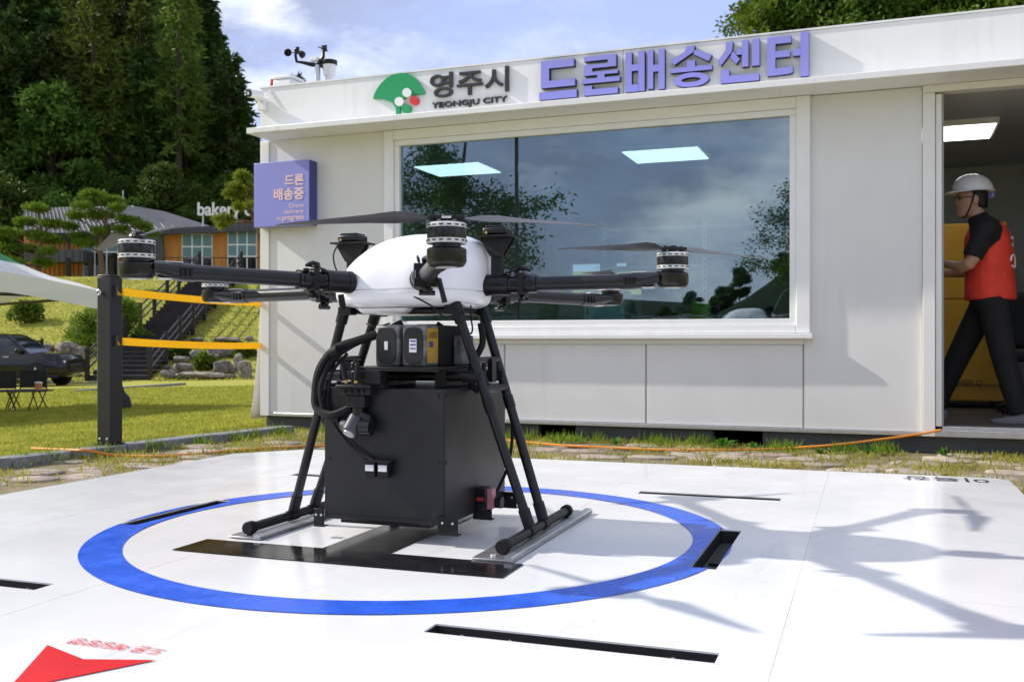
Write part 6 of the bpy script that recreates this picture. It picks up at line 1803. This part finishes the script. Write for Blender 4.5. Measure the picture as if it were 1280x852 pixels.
hbm = MB(); hbm.loft([[hb+tl*.002+hf*((.138+.045*max(0, cos(t))**2)*cos(t))*k2+hl*(.114*sin(t))*k2-up*(.012*max(0, cos(t))) + up*zz for t in [2*pi*k/28 for k in range(28)]] for k2, zz in ((.96, .006), (1.06, .0), (1.06, -.005), (.95, -.002))])
hbm.build('brim', M['helmet'], hlm, smooth=50)
MB().cyl(hb-up*.03-hf*.10+hl*.03, hb-up*.03-hf*.118+hl*.02, .022, n=12).build('adjuster', M['sign_blue'], hlm)
MB().tube([hb+hl*.10+hf*.01, HC+hl*.082+hf*.03-up*.06, HC+hl*.045+hf*.05-up*.125, HC+hf*.06-up*.13], .005, n=6).build('chin_strap', M['cloth_black'], hlm)
tubes_remesh('hair', [lambda mb: mb.loft([ering(HC+hf*o+up*z, hf, hl, a, b) for z, a, b, o in ((-.06, .050, .066, -.052), (-.03, .066, .078, -.040), (.02, .085, .081, -.022), (.06, .092, .080, -.012), (.085, .08, .07, -.01))])], M['hair'], man, vox=.008, smooth_it=1)
gl = MB()
for s_ in (-1, 1):
    c_ = HC+hf*.096+hl*s_*.033+up*.008
    gl.tube([c_+hl*(.022*cos(t))+up*(.016*sin(t)) for t in [2*pi*k/14 for k in range(15)]], .0025, n=5)
    gl.tube([c_+hl*s_*.022, HC+hl*s_*.078+hf*.02+up*.012, HC+hl*s_*.080-hf*.015+up*.008], .0025, n=5)
    gl.ell(HC+hf*.0885+hl*s_*.033+up*.006, (.007, .010, .006))
gl.build('glasses', M['hair'], man)

# ------------------------------------------------------------------ grass, weeds
def blades(name, pts, hmin, hmax, wd, m, label, lean=.5):
    P = np.array(pts); N = len(P)
    Dd = np.c_[rng.normal(size=(N, 2))*lean, np.ones(N)]
    o = link(name, leaf_mesh(name, P, Dd, rng.uniform(hmin, hmax, N), wd*rng.uniform(.7, 1.4, N), m))
    return tag(o, label, 'grass', kind='stuff')
def strip_pts(n, near):
    out = []
    while len(out) < n:
        u, v = R.uniform(-5.0, 3.2), R.uniform(2.6, 7.25)
        if -3.48 < u < 0.65 and v < 5.25 and not (u < -3.15 and v > 4.9): continue
        if u > .9 and v < 4.2: continue
        w = mnoise.noise(Vector((u*1.4, v*1.9, 3)))+.35*mnoise.noise(Vector((u*6, v*6, 1)))
        bonus = .65*exp(-abs(v-7.03+.02*u)/.16)+.30*exp(-abs(v-5.3)/.08)+.35*exp(-abs(u+4.75-max(0, v-4.6)*.2)/.12)
        if w+bonus*near+R.uniform(-.3, .3) < .12: continue
        out.append(tuple(pw(u, v, .002)))
    return out
blades('grass', strip_pts(26000, 1.1), .015, .06, .006, M['blade'], 'thin green grass growing between the paving stones')
blades('dry_grass', strip_pts(11000, .2), .01, .035, .006, M['blade_dry'], 'dry yellow grass between the paving stones', .9)
wallg = []
for k in range(210):
    cu, cv = R.uniform(-4.4, 3.0), 0
    if k < 140 and mnoise.noise(Vector((cu*1.7, 0, 7))) < .02: continue
    if k < 140: p = bw(cu, WALL_V-R.uniform(.02, .30), 0)
    elif k < 180: p = pw(-4.88+max(0, (cv := R.uniform(3.2, 6.8))-4.6)*.21+R.uniform(.02, .12), cv, 0)
    else: p = pw(R.uniform(-3.1, .6), 5.24+R.uniform(.02, .2), 0)
    for j in range(R.randint(15, 40)): wallg.append((p.x+R.gauss(0, .035), p.y+R.gauss(0, .035), .0))
blades('tall_grass', wallg, .03, .12, .007, M['blade_green'], 'taller grass tufts along the office base and kerb', .35)
lawn = []
while len(lawn) < 90000:
    t = R.random(); Y = 6.2+24*t**1.6; px = R.uniform(-20, 345); X = (px-640)/F*Y
    u = X*PU[0]+Y*PU[1]; v = X*PV[0]+Y*PV[1]
    if u > -5.12+max(0, v-4.6)*.21: continue
    lawn.append((X, Y, H(X, Y)-.014))
lawn = np.array(lawn)
o = link('lawn_grass', leaf_mesh('lawn_grass', lawn, np.c_[rng.normal(size=(len(lawn), 2))*.7, np.ones(len(lawn))], rng.uniform(.02, .05, len(lawn))*(1+lawn[:, 1]*.03), .006*(1+lawn[:, 1]*.12), M['blade']))
tag(o, 'mown yellow-green lawn grass beyond the kerb', 'grass', kind='stuff')
bank = []
for k in range(26000):
    px, Y = R.uniform(-10, 335), R.uniform(37.5, 57); X = (px-640)/F*Y
    t = (Y-sty0)/(sty1-sty0)
    if abs(X-(stx0+(stx1-stx0)*t)) < 1.3: continue
    bank.append((X, Y, H(X, Y)-.02))
bank = np.array(bank)
tag(link('bank_grass', leaf_mesh('bank_grass', bank, np.c_[rng.normal(size=(len(bank), 2))*.7, np.ones(len(bank))], rng.uniform(.05, .13, len(bank)), .05, M['blade'])), 'rougher grass on the bank below the cafe', 'grass', kind='stuff')
GW = 'weeds along the office base'
def weed(u_, off, s, n_, up_):
    p = bw(u_, WALL_V-off, 0); r_ = empty('weed', p, R.uniform(0, 6), 'broad-leaved weed growing in the grass along the office base', 'plant', GW)
    for k in range(n_):
        a = 2*pi*k/n_+R.uniform(-.3, .3); l = s*R.uniform(.7, 1.1); e = R.uniform(*up_); mb = MB(); rings = []
        d = Vector((cos(a)*cos(e), sin(a)*cos(e), sin(e))); sd = Vector((-sin(a), cos(a), 0))
        L_, R_ = [], []
        for t in (0, .2, .45, .7, .9, 1):
            c = d*l*t+Vector((0, 0, -.35*l*t*t+.004)); w_ = l*.13*sin(pi*min(1, t*.9+.08))
            L_.append(c-sd*w_+Vector((0, 0, w_*.35))); R_.append(c+sd*w_+Vector((0, 0, w_*.35)))
        vs_ = L_+[d*l*t+Vector((0, 0, -.35*l*t*t+.004)) for t in (0, .2, .45, .7, .9, 1)]+R_
        fs = [(i, i+1, 7+i, 6+i) for i in range(5)]+[(6+i, 7+i, 13+i, 12+i) for i in range(5)]
        mb.add(vs_, fs); mb.build('leaf', M['weed'], r_, smooth=80)
for px, off, s, n_, e in ((903, .16, .17, 14, (.3, 1.2)), (720, .14, .12, 9, (.5, 1.2)), (770, .2, .10, 9, (.4, 1.2)), (942, .2, .11, 8, (.6, 1.3)), (985, .12, .10, 7, (.8, 1.4)), (1025, .3, .10, 16, (.2, .9)), (1042, .32, .09, 14, (.2, .9)), (1085, .22, .12, 11, (.5, 1.2)), (1180, .2, .11, 10, (.7, 1.4)), (660, .25, .08, 7, (.5, 1.2)), (585, .2, .1, 8, (.4, 1.2))):
    weed(W(px, 500, off)[0], off, s, n_, e)
